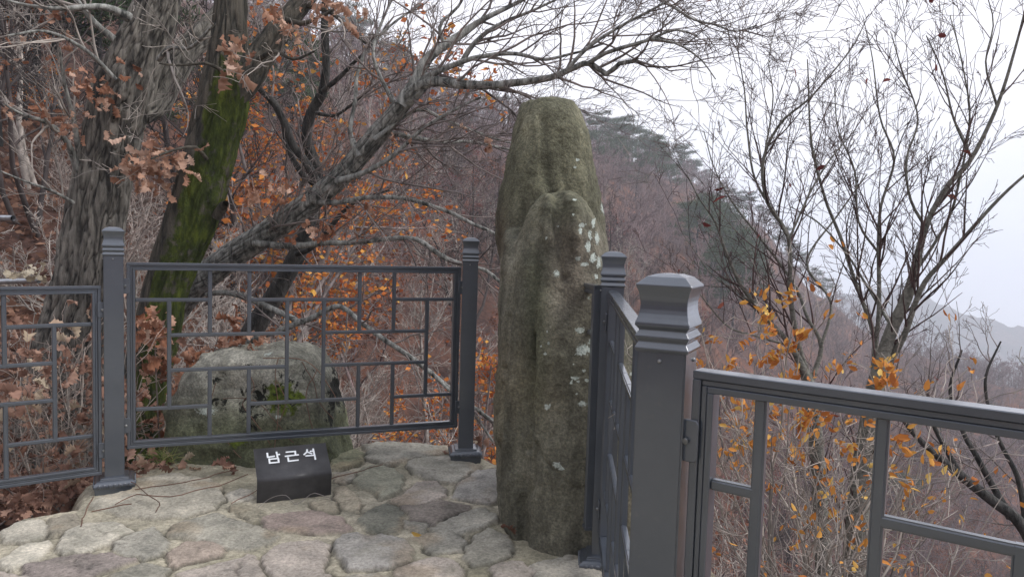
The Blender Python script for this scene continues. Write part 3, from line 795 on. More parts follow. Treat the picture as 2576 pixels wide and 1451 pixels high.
me = mk_mesh('standing_stone', V2, q, M['rock'], True, {'lichen': lich, 'moss': np.clip(.25 * up + .15 - .25 * g1[:, 0] + .1 * green[:, 0], -1, 1) * .6}, {'tint': tint})
st = tag(link('standing_stone', me), 'tall olive grey upright natural rock with white lichen spots between the two railings', 'standing stone')

bl = rows_px([(868, 640, 710, 0, .25), (876, 585, 745, 0, .5), (895, 530, 790, 0, .65), (925, 496, 815, 0, .75), (970, 480, 836, 0, .82), (1020, 462, 848, 0, .88), (1080, 436, 862, 0, .95), (1130, 412, 874), (1180, 396, 880, -.02, 1.05), (1240, 390, 880, -.02, 1.1), (1300, 390, 880)], 4.28, .36)
V, Nn, q = remeshed([loft(bl, 80, 3.4)], .011, 4)
pu, pv = project(V)
V2 = V + Nn * (fbm(V * 3.5 + 8, 4) * .09 + fbm(V * 11, 4) * .022 + fbm(V * 50, 2) * .003)[:, None]
blk = np.zeros(len(V)) - .25
for u, v, a, b_, s in [(720, 985, 60, 70, .55), (600, 990, 50, 45, .4), (560, 1010, 40, 40, .5), (645, 1010, 40, 60, .62), (620, 1065, 40, 35, .45), (690, 950, 50, 30, .45), (760, 940, 30, 30, .35), (840, 975, 20, 55, .8), (800, 960, 30, 40, .45), (830, 1060, 30, 25, .5), (550, 950, 50, 30, .4), (650, 925, 90, 20, .35), (850, 1000, 14, 40, .7), (700, 1080, 60, 20, .3)]:
    blk = np.maximum(blk, s - .04 - np.sqrt(((pu - u) / a) ** 2 + ((pv - v) / b_) ** 2) * .35)
ms = np.zeros(len(V)) - .3
for u, v, a, b_, s in [(705, 995, 40, 32, .95), (720, 1030, 60, 22, .7), (745, 1000, 24, 30, .8), (600, 1110, 38, 26, .72)]:
    ms = np.maximum(ms, s - np.sqrt(((pu - u) / a) ** 2 + ((pv - v) / b_) ** 2) * .4)
lich = np.full(len(V), -1.)
for u, v, a, b_ in [(677, 893, 14, 7), (803, 944, 8, 7), (640, 1090, 6, 5), (702, 1047, 12, 9), (520, 1030, 30, 20)]:
    lich = np.maximum(lich, .9 - np.sqrt(((pu - u) / a) ** 2 + ((pv - v) / b_) ** 2) * .6)
tint = np.ones((len(V), 3)); gr = sstep(.42, .12, V[:, 2])[:, None]
tint = tint * (1 - gr) + np.array([.62, .68, .48]) * gr
me = mk_mesh('boulder', V2, q, M['boulder'], True, {'lichen': lich, 'moss': ms, 'black': blk}, {'tint': tint})
bo = tag(link('boulder', me), 'low rounded grey boulder with black lichen and a green moss patch behind the left railing', 'boulder')

# ------------------------------------------------------------------ railing
def box(bm, cx, cy, cz, sx, sy, sz):
    r = bmesh.ops.create_cube(bm, size=1.0)
    for v in r['verts']:
        v.co = Vector((v.co.x * sx + cx, v.co.y * sy + cy, v.co.z * sz + cz))
    return r['verts']
def bm_obj(name, bm, m, parent, bevel=0.0, seg=2):
    if bevel:
        bmesh.ops.bevel(bm, geom=list(bm.edges), offset=bevel, segments=seg, affect='EDGES', clamp_overlap=True)
    bmesh.ops.recalc_face_normals(bm, faces=list(bm.faces))
    me = bpy.data.meshes.new(name); bm.to_mesh(me); bm.free()
    me.materials.append(m)
    return link(name, me, parent)
def square_loft(bm, prof, seg=1):
    rings = []
    for h, z in prof:
        rings.append([bm.verts.new((sx * h, sy * h, z)) for sx, sy in ((-1, -1), (1, -1), (1, 1), (-1, 1))])
    for a, b_ in zip(rings[:-1], rings[1:]):
        for i in range(4):
            bm.faces.new((a[i], a[(i + 1) % 4], b_[(i + 1) % 4], b_[i]))
    bm.faces.new(rings[-1]); bm.faces.new(rings[0][::-1])
def post(fence, xy, rotz, ztop, zbase=0.0):
    H = ztop - zbase
    bm = bmesh.new()
    square_loft(bm, [(.0418, 0), (.0418, H - .131)])
    p = bm_obj('post', bm, M['steel'], fence, .003, 2)
    p.location = (xy[0] - fence.location.x, xy[1] - fence.location.y, zbase); p.rotation_euler = (0, 0, rotz)
    bm = bmesh.new()
    prof = [(.0425, H - .134), (.0462, H - .129), (.0462, H - .1265), (.0415, H - .118), (.0415, H - .116), (.0462, H - .109), (.0462, H - .106), (.0410, H - .098), (.0410, H - .096),
            (.0468, H - .089), (.0466, H - .086)]
    for k in range(9):
        t = k / 8
        prof.append((.0402 + .0064 * (2 * t - 1) ** 2, H - .084 + .060 * t))
    prof += [(.0474, H - .022), (.0474, H - .019), (.033, H - .006), (.018, H - .001), (.002, H)]
    square_loft(bm, prof)
    bmesh.ops.bevel(bm, geom=[e for e in bm.edges], offset=.0008, segments=1, affect='EDGES', clamp_overlap=True)
    bm_obj('post_cap', bm, M['steel'], p)
    bm = bmesh.new()
    square_loft(bm, [(.080, -.03), (.084, .002), (.088, .012), (.088, .020), (.083, .030), (.074, .036), (.060, .038), (.060, .046), (.0425, .048)])
    fl = bm_obj('base_plate', bm, M['steel'], p, .0015, 1)
    bm = bmesh.new()
    for s in range(4):
        for k in range(7):
            a = (k - 3) * .021
            r = bmesh.ops.create_uvsphere(bm, u_segments=8, v_segments=6, radius=1)
            for v in r['verts']:
                x, y, z = v.co.x * .0075 + a, v.co.y * .004 - .0875, v.co.z * .011 + .017
                c_, s_ = math.cos(s * math.pi / 2), math.sin(s * math.pi / 2)
                v.co = (x * c_ - y * s_, x * s_ + y * c_, z)
    bmesh.ops.recalc_face_normals(bm, faces=list(bm.faces))
    me = bpy.data.meshes.new('petal_trim'); bm.to_mesh(me); bm.free(); me.materials.append(M['steel']); me.polygons.foreach_set('use_smooth', [True] * len(me.polygons))
    link('petal_trim', me, p)
    for s in range(4):
        bm = bmesh.new()
        bmesh.ops.create_uvsphere(bm, u_segments=10, v_segments=6, radius=.0038)
        sc = bm_obj('screw', bm, M['bolt'], p)
        c_, s_ = math.cos(s * math.pi / 2), math.sin(s * math.pi / 2)
        x, y = .012 * (1 if s % 2 else -.2), -.0425
        sc.location = (x * c_ - y * s_, x * s_ + y * c_, H - .148)
    return p

VB = [(1, 1, 4), (2, 0, 2), (2, 3, 5), (3, 0, 2), (3, 3, 5), (4, 1, 4), (5, 1, 4), (6, 0, 2), (6, 3, 5), (7, 0, 2), (7, 3, 5), (8, 1, 4)]
HB = [(1, 0, 2), (1, 3, 6), (1, 7, 9), (2, 1, 4), (2, 5, 8), (3, 1, 4), (3, 5, 8), (4, 0, 2), (4, 3, 6), (4, 7, 9)]
def panel(fence, A, B, ztA, ztB, height_, rows, xfrac=None, crop=None, cols=9, bracket=True):
    """A, B = plan ends of the panel; built along local +x, z up"""
    A = np.array(A[:2]); B = np.array(B[:2]); L = float(np.linalg.norm(B - A))
    zt0 = ztA; slope = (ztB - ztA) / L
    g = .036
    xs = xfrac if xfrac is not None else [i / cols * L for i in range(cols + 1)]
    xs = list(xs)
    zs = [-r * height_ for r in rows]
    e = link('panel', None, fence)
    e.location = (A[0] - fence.location.x, A[1] - fence.location.y, ztA)
    e.rotation_euler = (0, 0, math.atan2(B[1] - A[1], B[0] - A[0]))
    def shear(bm):
        for v in bm.verts: v.co.z += v.co.x * slope
    bm = bmesh.new()
    for (w0, w1, dep) in ((0, .014, .037), (.0142, .0245, .027), (.0247, .036, .032)):
        a, b_ = w0, w1; m_ = (a + b_) / 2; t = b_ - a
        box(bm, L / 2, 0, -m_, L - 2 * a, dep, t)
        box(bm, L / 2, 0, -height_ + m_, L - 2 * a, dep, t)
        box(bm, m_, 0, -height_ / 2, t, dep, height_ - 2 * b_ - .0004)
        box(bm, L - m_, 0, -height_ / 2, t, dep, height_ - 2 * b_ - .0004)
    shear(bm)
    fr = bm_obj('panel_frame', bm, M['steel'], e, .0015, 1)
    bm = bmesh.new()
    bw = .0195
    def cx(i): return xs[i]
    n = len(xs) - 1
    for i, a, b_ in VB:
        if i >= n or i < 1: continue
        if crop and i <= crop: continue
        z0 = -g + .002 if a == 0 else zs[a]; z1 = -height_ + g - .002 if b_ == 5 else zs[b_]
        if a: z0 += bw / 2
        if b_ < 5: z1 -= bw / 2
        box(bm, cx(i), 0, (z0 + z1) / 2, bw, .0185, z0 - z1)
    for j, a, b_ in HB:
        if a >= n: continue
        if crop and b_ <= crop: continue
        lo = max(a, crop) if crop else a
        x0 = g - .002 if (lo == 0 or (crop and lo == crop)) else cx(lo); hi = min(b_, n)
        x1 = L - g + .002 if hi == n else cx(hi)
        box(bm, (x0 + x1) / 2, 0, zs[j], x1 - x0, .0172, bw - .0012)
    shear(bm)
    bm_obj('panel_lattice', bm, M['steel'], e, .0035, 3)
    if bracket:
        for x in (-.004, L + .004):
            for zf in (.125, .87):
                bm = bmesh.new()
                vs = [(-.017, -.022), (-.006, -.036), (.016, -.036), (.02, -.030), (.02, .030), (.016, .036), (-.006, .036), (-.017, .022)]
                f1 = [bm.verts.new((a_, -.0245, b2)) for a_, b2 in vs]; f2 = [bm.verts.new((a_, -.0185, b2)) for a_, b2 in vs]
                bm.faces.new(f1); bm.faces.new(f2[::-1])
                for k in range(8): bm.faces.new((f1[k], f2[k], f2[(k + 1) % 8], f1[(k + 1) % 8]))
                br_ = bm_obj('bracket', bm, M['steel'], e, .0015, 1)
                br_.location = (x, 0, -height_ * zf + x * slope)
                if x > 0: br_.scale = (-1, 1, 1)
                bm = bmesh.new()
                bmesh.ops.create_cone(bm, cap_ends=True, segments=6, radius1=.0065, radius2=.006, depth=.007, matrix=Matrix.Translation((x, -.028, -height_ * zf + x * slope)) @ Matrix.Rotation(math.pi / 2, 4, 'X'))
                bm_obj('bolt', bm, M['bolt'], e, .0008, 1)
    return e
P1 = at(287, 900, 3.53); P2 = at(1176, 900, 4.16); P3 = at(1533, 900, 2.86); P4 = at(1679, 890, 1.31)
dA = np.array([.806, .592])
P0 = P1[:2] - dA * 1.79
fl_ = thing('metal_fence', 'slate grey metal railing left of the standing stone, with the black sign in front', 'railing', (P1[0], P1[1], 0))
post(fl_, P1[:2], R_(27), 1.239, .022)
post(fl_, P2[:2], R_(7.4), 1.237, .03)
post(fl_, P0, R_(36), 1.13, -.11)
ROWS = [0, .2, .392, .584, .79, 1]
def ends(A, B, ga=.055, gb=.055):
    A = np.array(A[:2]); B = np.array(B[:2]); d = (B - A) / np.linalg.norm(B - A)
    return A + d * ga, B - d * gb
a, b_ = ends(P1, P2); panel(fl_, a, b_, 1.075, 1.075, .885, ROWS, bracket=2)
a, b_ = ends(P0, P1); panel(fl_, a, b_, .966, .966, .885, ROWS, bracket=2)
fr_ = thing('metal_fence', 'slate grey metal railing with the large post nearest the camera, right of the standing stone', 'railing', (P3[0], P3[1], 0))
post(fr_, P3[:2], R_(-4), 1.2055, 0)
post(fr_, P4[:2], R_(-26), 1.195, -.02)
dB = np.array([.82, -.573]); P5 = P4[:2] + dB * 1.76
post(fr_, P5, R_(-35), 1.17, -.04)
ROWR = [0, .2, .4, .6, .79, 1]
a, b_ = ends(P3, P4); panel(fr_, a, b_, 1.062, 1.038, .955, ROWR, bracket=2)
a, b_ = ends(P4, P5, .055, .055)
L5 = float(np.linalg.norm(b_ - a)); xs5 = [0, 0.0, .112] + [.112 + .179 * k for k in range(1, 7)]
xs5 = [x for x in xs5 if x < L5 - .08] + [L5]
panel(fr_, a, b_, 1.035, 1.035, .955, ROWR, xfrac=xs5, crop=1, bracket=2)
sa = P3[:2] + np.array([-.048, .02]); sb = np.array([.292, 3.09])
panel(fr_, sa, sb, 1.074, 1.074, .955, ROWR, xfrac=[0, float(np.linalg.norm(sb - sa))], bracket=False)
bm = bmesh.new(); Ls = float(np.linalg.norm(sb - sa))

# ------------------------------------------------------------------ name sign
ga = gnd(646, 1268); gb = gnd(833, 1246)
dx = (gb - ga) / np.linalg.norm(gb - ga); W = float(np.linalg.norm(gb - ga))
sign = thing('name_sign', 'black folded metal name sign with white lettering on the paving', 'sign', (ga[0], ga[1], 0), math.atan2(dx[1], dx[0]))
prof = [(-.0, .0)]
prof = [(.02, -.03), (.004, .01), (-.006, .093)]
fc = (.018, .100)
for k in range(9):
    t = math.radians(180 - 3 - k * (180 - 3 - 124) / 8)
    prof.append((fc[0] + .026 * math.cos(t), fc[1] + .026 * math.sin(t)))
ly, lz = prof[-1]
SL = R_(34)
prof.append((ly + .170 * math.cos(SL), lz + .170 * math.sin(SL)))
bm = bmesh.new()
def wall(prof, th, x0, x1):
    P = np.array(prof); t = np.gradient(P, axis=0); n = np.stack([t[:, 1], -t[:, 0]], 1); n /= np.linalg.norm(n, axis=1)[:, None]
    outer = P; inner = P + n * th
    loopA = [(x0, p[0], p[1]) for p in outer] + [(x0, p[0], p[1]) for p in inner[::-1]]
    va = [bm.verts.new(c) for c in loopA]; vb = [bm.verts.new((x1, c[1], c[2])) for c in loopA]
    m_ = len(va)
    for k in range(m_): bm.faces.new((va[k], va[(k + 1) % m_], vb[(k + 1) % m_], vb[k]))
    h = m_ // 2
    for k in range(h - 1):
        bm.faces.new((va[k], va[m_ - 1 - k], va[m_ - 2 - k], va[k + 1])); bm.faces.new((vb[k], vb[k + 1], vb[m_ - 2 - k], vb[m_ - 1 - k]))
wall(prof, .006, 0, W)
so = bm_obj('sign_plate', bm, M['sign'], sign)
so.data.polygons.foreach_set('use_smooth', [True] * len(so.data.polygons))
bm = bmesh.new()
ey, ez = prof[-1]
box(bm, .035, ey - .02, (ez - .03) / 2 - .02, .02, .01, ez - .02); box(bm, W - .035, ey - .02, (ez - .03) / 2 - .02, .02, .01, ez - .02)
bm_obj('sign_leg', bm, M['sign'], sign)
# lettering: strokes in a unit box per syllable (x right, y up), crop pixels of the close-up
GL = {0: [[(.05, 1), (.05, .62), (.55, .66)], [(.78, 1.02), (.80, .50)], [(.80, .78), (.97, .80)], [(.14, .42), (.84, .42), (.84, .05), (.14, .05), (.14, .46)]],
      1: [[(.12, .95), (.82, .95), (.80, .66)], [(.0, .55), (1.0, .58)], [(.18, .40), (.18, .06), (.92, .08)]],
      2: [[(.32, 1), (.28, .78), (.02, .55)], [(.30, .80), (.62, .60)], [(.82, 1.02), (.83, .52)], [(.58, .82), (.82, .82)], [(.16, .40), (.84, .40), (.84, .02)]]}
acc = Acc(); sw = .0041
cosS, sinS = math.cos(SL), math.sin(SL)
def sgn_pt(x, s):
    n = .0012
    return (x, ly + s * cosS - n * sinS, lz + s * sinS + n * cosS)
gw, gh = .058, .062
for k, x0 in ((0, .056), (1, .139), (2, .224)):
    for st_ in GL[k]:
        pts = [np.array([x0 + a_ * gw, .074 + b2 * gh]) for a_, b2 in st_]
        for p, q_ in zip(pts[:-1], pts[1:]):
            d = (q_ - p) / np.linalg.norm(q_ - p); nrm = np.array([-d[1], d[0]]); p2, q2 = p - d * sw * .9, q_ + d * sw * .9
            cs = [p2 - nrm * sw, q2 - nrm * sw, q2 + nrm * sw, p2 + nrm * sw]
            acc.add([sgn_pt(*c) for c in cs], [(0, 1, 2, 3)])
            lift = np.array([0, -sinS * .0004, cosS * .0004]); acc.V[-1] = acc.V[-1] + lift * (len(acc.V) % 4)
link('lettering', acc.mesh('lettering', M['letters']), sign)

# ------------------------------------------------------------------ trees: traced limbs, grown twigs
def bark_tube(name, c, m, parent, around=120, step=.012, amp=.012, fr=38, zf=7, moss=None, seed=0, knots=()):
    """c (K,4) centre line + radius, displaced into bark ridges"""
    L = np.sum(np.linalg.norm(np.diff(c[:, :3], axis=0), axis=1)); K = int(L / step)
    c = resample(c[::max(1, len(c) // 14)] if len(c) > 28 else c, K)
    p = c[:, :3]; t = norm(np.gradient(p, axis=0))
    ref = np.array([0, 1.0, .05]); u = norm(np.cross(t, np.broadcast_to(ref, t.shape))); w = np.cross(t, u)
    th = np.arange(around) / around * 2 * np.pi
    s = np.linspace(0, L, K)
    Rm = c[:, 3][:, None]
    q = np.stack([np.cos(th)[None] * Rm * fr, np.sin(th)[None] * Rm * fr, np.broadcast_to(s[:, None] * zf, (K, around))], -1) + seed
    wv = fbm(q * np.array([.35, .35, .5]) + 9, 3)
    qq = q + wv[..., None] * np.array([1.2, 1.2, .6])
    n = np.abs(vnoise(qq) * 2 - 1); n2 = np.abs(vnoise(qq * 2.1 + 5) * 2 - 1)
    hgt = np.clip(1 - (1 - n) ** 3 * .9, 0, 1) * .7 + n2 * .3
    lump = fbm(q * np.array([.09, .09, .12]) + 3, 3)
    r = Rm * (1 + .13 * lump) + (hgt - .4) * amp * np.clip(Rm / .08, .35, 1)
    for kp, kr, kh in knots:
        d0 = np.linalg.norm((p[:, None] + (u[:, None] * np.cos(th)[None, :, None] + w[:, None] * np.sin(th)[None, :, None]) * Rm[..., None]) - np.array(kp), axis=2)
        r = r + kh * np.exp(-(d0 / kr) ** 2)
    V = p[:, None] + (u[:, None] * np.cos(th)[None, :, None] + w[:, None] * np.sin(th)[None, :, None]) * r[..., None]
    ix = np.arange(K * around).reshape(K, around)
    Q = np.stack([ix[:-1], np.roll(ix[:-1], -1, 1), np.roll(ix[1:], -1, 1), ix[1:]], -1).reshape(-1, 4)
    at_ = {'rnd': hgt.reshape(-1)}
    nx = (u[:, None] * np.cos(th)[None, :, None] + w[:, None] * np.sin(th)[None, :, None])
    at_['moss'] = (moss(V, nx) if moss else np.zeros((K, around))).reshape(-1)
    loc = np.array(parent.location)
    return link(name, mk_mesh(name, V.reshape(-1, 3) - loc, Q, m, True, at_), parent)

class Tree:
    def __init__(s, name, label, cat, loc, seed, group=None):
        s.e = thing(name, label, cat, tuple(loc), 0, group); s.loc = np.array(loc, float)
        s.rng = np.random.default_rng(seed); s.main = Acc(); s.tw = Acc(); s.leaf = Acc(); s.tips = []
    def add_limb(s, c, sides=10):
        tubes(s.main, c[None, :, :3], c[None, :, 3], sides, A=.6 + .4 * s.rng.random(1))
        return c
    def twigs(s, limbs, dens=6.0, L1=(.5, 1.1), up=.05, lv=3, r1=.012, tip=.0016, tmin=.15, bias=None, ang=(30, 65), dens2=5, wig=.16, lf=.5):
        rng = s.rng
        for c in limbs:
            pts = c[None, :, :3]; rad = c[None, :, 3]
            LL = np.sum(np.linalg.norm(np.diff(c[:, :3], axis=0), axis=1))
            P, D, r, t, ix = spawn(pts, rad, dens * LL * (1 - tmin), rng, tmin, 1.0, ang, rf=.6)
            if not len(P): continue
            if bias is not None: D = norm(D + np.array(bias))
            Lh = rng.uniform(L1[0], L1[1], len(P)) * (1 - .35 * t)
            r = np.minimum(r, r1)
            p1, q1 = walk(P, D, Lh, r, 9, wig, up, rng, .8, tip)
            tubes(s.tw, p1, q1, 5, A=rng.random(len(P)))
            cur, curq, cl = p1, q1, Lh
            for l in range(1, lv):
                P, D, r, t, ix = spawn(cur, curq, dens2 * np.clip(cl / (.6 * .55 ** (l - 1)), .4, 1.6), rng, .12, 1.0, (25, 60), rf=.7)
                if bias is not None: D = norm(D + np.array(bias) * .4)
                Lh = cl[ix] * lf * rng.uniform(.5, 1.1, len(P))
                cur, curq = walk(P, D, Lh, r, 6 if l == 1 else 4, wig, up, rng, .75, tip)
                cl = Lh
                tubes(s.tw, cur, curq, 3, A=rng.random(len(P)))
            s.tips.append((cur[:, -1], norm(cur[:, -1] - cur[:, -2])))
    def done(s, mm, mt, ml=None):
        if s.main.n: link('limbs', s.main.mesh('limbs', M[mm], True, s.loc), s.e)
        if s.tw.n: link('twigs', s.tw.mesh('twigs', M[mt], False, s.loc), s.e)
        if s.leaf.n: link('leaves', s.leaf.mesh('leaves', M[ml], False, s.loc), s.e)
        return s.e
def cluster(acc, u, v, Y, su, sv, n, size, rng, sy=.25, tmpl=None, droop=.5):
    c = at(u, v, Y); sx = su * Y / F; sz = sv * Y / F
    P = c + rng.normal(0, 1, (n, 3)) * np.array([sx, sy, sz]) * .5
    D = rng.normal(0, 1, (n, 3))
    V_, T_ = tmpl if tmpl else (OAKV, OAKT)
    leaf_batch(acc, V_, T_, P, D, rng.uniform(.7, 1.2, n) * size, rng, droop)
    return P

# A. big furrowed oak on the left
base_p = at(140, 1080, 5.2)
A = Tree('oak_tree', 'thick furrowed grey oak trunk leaning right, leftmost big tree behind the railing', 'tree', (base_p[0], base_p[1], base_p[2] - .2), 11)
cA = limb([(128, 1150, 215), (150, 1000, 185), (180, 830, 155), (215, 718, 148), (232, 600, 136), (258, 450, 124), (282, 350, 124), (312, 224, 135), (352, 125, 112), (384, 50, 104), (405, -30, 98), (430, -160, 88), (470, -330, 70)], 5.2)
bark_tube('trunk', cA, M['bark_rough'], A.e, 190, .011, .030, 48, 7, seed=1, moss=lambda V, n: .35 * sstep(.3, 1., n[..., 0]) * sstep(2.2, 1.0, V[..., 2]))
cA2 = limb([(352, 285, 60), (390, 262, 64), (425, 205, 64), (470, 130, 62), (520, 80, 56), (580, 10, 48), (640, -80, 40), (720, -200, 30)], (5.25, 5.9))
bark_tube('limb', cA2, M['bark_rough'], A.e, 110, .012, .020, 50, 5, seed=5)
lA = [limb(p, y) for p, y in [
    ([(205, 460, 20), (170, 360, 15), (120, 310, 12), (60, 290, 8), (10, 262, 5)], (5.1, 4.6)),
    ([(200, 395, 16), (185, 300, 11), (160, 200, 8), (150, 120, 5)], (5.1, 4.8)),
    ([(300, 110, 20), (240, 60, 16), (200, 10, 12), (150, -60, 10)], (5.1, 4.9)),
    ([(325, 45, 26), (260, 18, 16), (150, 22, 10), (60, 12, 7), (-20, -10, 5)], (5.0, 4.4)),
    ([(185, 510, 9), (130, 480, 7), (60, 455, 5), (0, 430, 4)], (5.0, 4.5)),
    ([(290, 200, 12), (220, 130, 10), (120, 80, 7), (20, 90, 5)], (5.0, 4.5)),
    ([(400, 150, 15), (430, 120, 12), (480, 120, 9), (540, 60, 6)], (5.0, 4.6))]]
for c in lA: A.add_limb(c)
A.twigs(lA + [cA2[len(cA2) // 2:]], 7.5, (.35, .9), .03, 3, .010, bias=(-.15, -.1, .15))
for u, v, su, sv, n in [(110, 285, 60, 40, 26), (150, 45, 60, 30, 10), (235, 245, 50, 50, 22), (70, 130, 70, 60, 10), (200, 330, 40, 40, 10), (330, 190, 30, 30, 6), (215, 200, 40, 40, 12)]:
    cluster(A.leaf, u, v, 4.8, su, sv, n, .075, A.rng)
A.done('bark_grey', 'twig_grey', 'oakleaf')

# B. moss-covered trunk
bp = at(355, 1130, 4.75)
B = Tree('oak_tree', 'moss covered green trunk forking upward behind the left railing', 'tree', (bp[0], bp[1], bp[2] - .2), 12)
cB = limb([(345, 1230, 120), (352, 1130, 96), (368, 1000, 84), (396, 850, 100), (424, 698, 100), (456, 623, 110), (492, 523, 118), (518, 424, 114), (546, 324, 114), (568, 224, 112), (574, 125, 88), (580, 30, 76), (590, -100, 66), (610, -300, 52)], 4.75)
bark_tube('trunk', cB, M['bark_moss'], B.e, 170, .010, .024, 46, 4.5, seed=8,
          moss=lambda V, n: np.clip(.30 + .70 * sstep(-.75, .15, n[..., 0] - .1 * n[..., 1]) - .55 * sstep(2.1, 2.55, V[..., 2]) + .15 * sstep(1.2, .4, V[..., 2]), 0, 1),
          knots=[(at(553, 505, 4.66), .05, .035), (at(640, 190, 4.6), .05, .03)])
cB2 = limb([(585, 250, 60), (618, 200, 74), (640, 165, 70), (680, 108, 62), (720, 55, 58), (752, 15, 50), (800, -50, 44), (860, -160, 34), (940, -300, 24)], (4.73, 5.0))
bark_tube('limb', cB2, M['bark_moss'], B.e, 100, .012, .014, 40, 8, seed=3, moss=lambda V, n: np.clip(.6 * sstep(2.6, 2.3, V[..., 2]), 0, 1))
cB3 = limb([(545, 545, 26), (560, 520, 24), (568, 512, 16)], (4.7, 4.62)); B.add_limb(cB3)
lB = [limb(p, y) for p, y in [
    ([(720, 50, 16), (760, 60, 12), (800, 45, 9), (850, 20, 6)], (4.8, 4.6)),
    ([(650, 150, 14), (690, 130, 10), (740, 150, 7), (790, 130, 5)], (4.7, 4.4)),
    ([(760, 10, 18), (830, 30, 12), (880, 75, 8), (920, 110, 5)], (4.9, 4.7)),
    ([(520, 400, 10), (490, 370, 8), (430, 380, 6), (380, 400, 5)], (4.6, 4.3)),
    ([(560, 180, 10), (520, 160, 8), (450, 165, 6), (400, 160, 4)], (4.6, 4.4))]]
for c in lB: B.add_limb(c)
B.twigs(lB, 7, (.3, .7), .0, 3, .008)
for u, v, su, sv, n, s in [(582, 150, 24, 55, 15, .125), (720, 55, 30, 40, 10, .11), (845, 40, 50, 45, 14, .095), (395, 405, 85, 50, 62, .095), (350, 440, 60, 30, 18, .08), (800, 20, 40, 30, 8, .07), (640, 35, 20, 20, 3, .06)]:
    cluster(B.leaf, u, v, 4.45, su, sv, n, s, B.rng, .16)
B.done('bark_moss', 'twig_grey', 'oakleaf_pale')

# C. leaning grey tree reaching over the stone
bp = at(400, 860, 5.6)
C = Tree('leaning_tree', 'grey streaked tree leaning far right, its bare branches reaching over the stone', 'tree', (bp[0], bp[1], bp[2] - .6), 13)
cC = limb([(330, 940, 90), (400, 820, 84), (460, 745, 76), (520, 692, 66), (600, 633, 62), (700, 568, 56), (780, 508, 52), (850, 452, 48), (900, 396, 50), (960, 326, 46), (1010, 266, 38), (1060, 216, 32)], (5.7, 4.7))
bark_tube('trunk', cC, M['bark_grey'], C.e, 110, .010, .014, 58, 6, seed=21)
L_ = lambda p, y: limb(p, y, amp=.012)
mainC = [
 L_([(1050, 222, 30), (1085, 204, 27), (1167, 214, 23), (1241, 214, 20), (1316, 204, 18), (1391, 194, 16), (1441, 174, 15), (1481, 160, 14), (1526, 186, 13), (1555, 160, 12), (1605, 150, 10)], (4.7, 4.3)),
 L_([(1481, 160, 12), (1520, 135, 10), (1565, 118, 10), (1640, 95, 8), (1698, 75, 6), (1752, 92, 5)], (4.4, 4.1)),
 L_([(1010, 266, 34), (1045, 205, 30), (1077, 150, 26), (1127, 110, 22), (1167, 82, 20), (1216, 48, 14), (1290, 12, 10), (1370, -30, 7)], (4.75, 4.9)),
 L_([(1035, 225, 18), (1080, 190, 16), (1140, 165, 14), (1200, 145, 12), (1290, 135, 10), (1370, 150, 8), (1450, 135, 6), (1520, 110, 4)], (4.7, 4.4)),
 L_([(1155, 170, 14), (1180, 125, 13), (1213, 90, 11), (1260, 60, 10), (1330, 30, 7), (1420, -10, 5)], (4.7, 4.6)),
 L_([(1120, 120, 12), (1110, 60, 9), (1150, 20, 7), (1180, -30, 5)], (4.8, 4.8)),
 L_([(960, 330, 16), (1007, 339, 13), (1060, 350, 12), (1117, 356, 10), (1190, 356, 8), (1281, 376, 5)], (4.85, 5.2)),
 L_([(940, 350, 12), (1050, 278, 9), (1110, 300, 9), (1160, 320, 8), (1230, 345, 6), (1290, 360, 4)], (4.8, 5.0)),
 L_([(780, 510, 16), (850, 510, 14), (932, 498, 12), (1017, 500, 11), (1117, 528, 10), (1191, 563, 9), (1251, 593, 8), (1300, 640, 6)], (5.1, 5.0)),
 L_([(640, 610, 18), (740, 618, 16), (817, 612, 14), (880, 612, 14), (960, 604, 13), (1040, 600, 12), (1097, 633, 13), (1142, 658, 12), (1220, 680, 10), (1270, 720, 8)], (5.2, 4.9)),
 L_([(850, 455, 22), (900, 440, 15), (990, 392, 12), (1060, 330, 9), (1130, 285, 7), (1210, 245, 5)], (4.95, 4.6)),
 L_([(520, 740, 12), (560, 735, 14), (620, 748, 16), (720, 790, 16), (760, 806, 15), (850, 770, 13), (905, 810, 13), (960, 850, 13), (1040, 905, 13), (1100, 950, 12), (1160, 1000, 11), (1240, 1060, 10)], (5.4, 4.7)),
 L_([(760, 806, 14), (700, 830, 16), (640, 850, 15), (590, 880, 12)], (5.1, 5.2)),
 L_([(1100, 950, 9), (1140, 990, 8), (1190, 1040, 7), (1240, 1110, 6)], (4.8, 4.7)),
 L_([(905, 395, 20), (880, 330, 12), (895, 250, 10), (900, 190, 9), (930, 120, 8), (990, 60, 6), (1060, 10, 5)], (4.9, 5.2)),
 L_([(1420, 182, 10), (1480, 120, 9), (1560, 66, 7), (1640, 24, 6), (1720, -16, 4)], (4.35, 4.2)),
 L_([(1290, 12, 9), (1400, -40, 9), (1560, -40, 8), (1680, 10, 7), (1745, 48, 6), (1800, 62, 5), (1850, 78, 4), (1905, 62, 3)], (4.7, 4.3)),
 L_([(1640, 95, 6), (1700, 110, 5), (1760, 150, 4), (1800, 200, 3)], (4.2, 4.1)),
 L_([(1000, 270, 14), (960, 200, 10), (940, 130, 8), (960, 60, 7), (990, -10, 5)], (4.8, 5.0)),
]
for c in mainC: C.add_limb(c, 9)
C.twigs(mainC[:8] + mainC[10:11] + mainC[14:], 10.5, (.4, 1.1), .035, 4, .009, bias=(.35, 0, .16), tip=.0015, dens2=3.4, lf=.55)
C.twigs(mainC[8:10] + mainC[11:14], 6.5, (.3, .8), .0, 3, .007, bias=(.2, 0, 0))
C.twigs([cC[len(cC) // 3:]], 9, (.4, 1.1), .03, 3, .010, bias=(.3, 0, .1), tmin=.1)
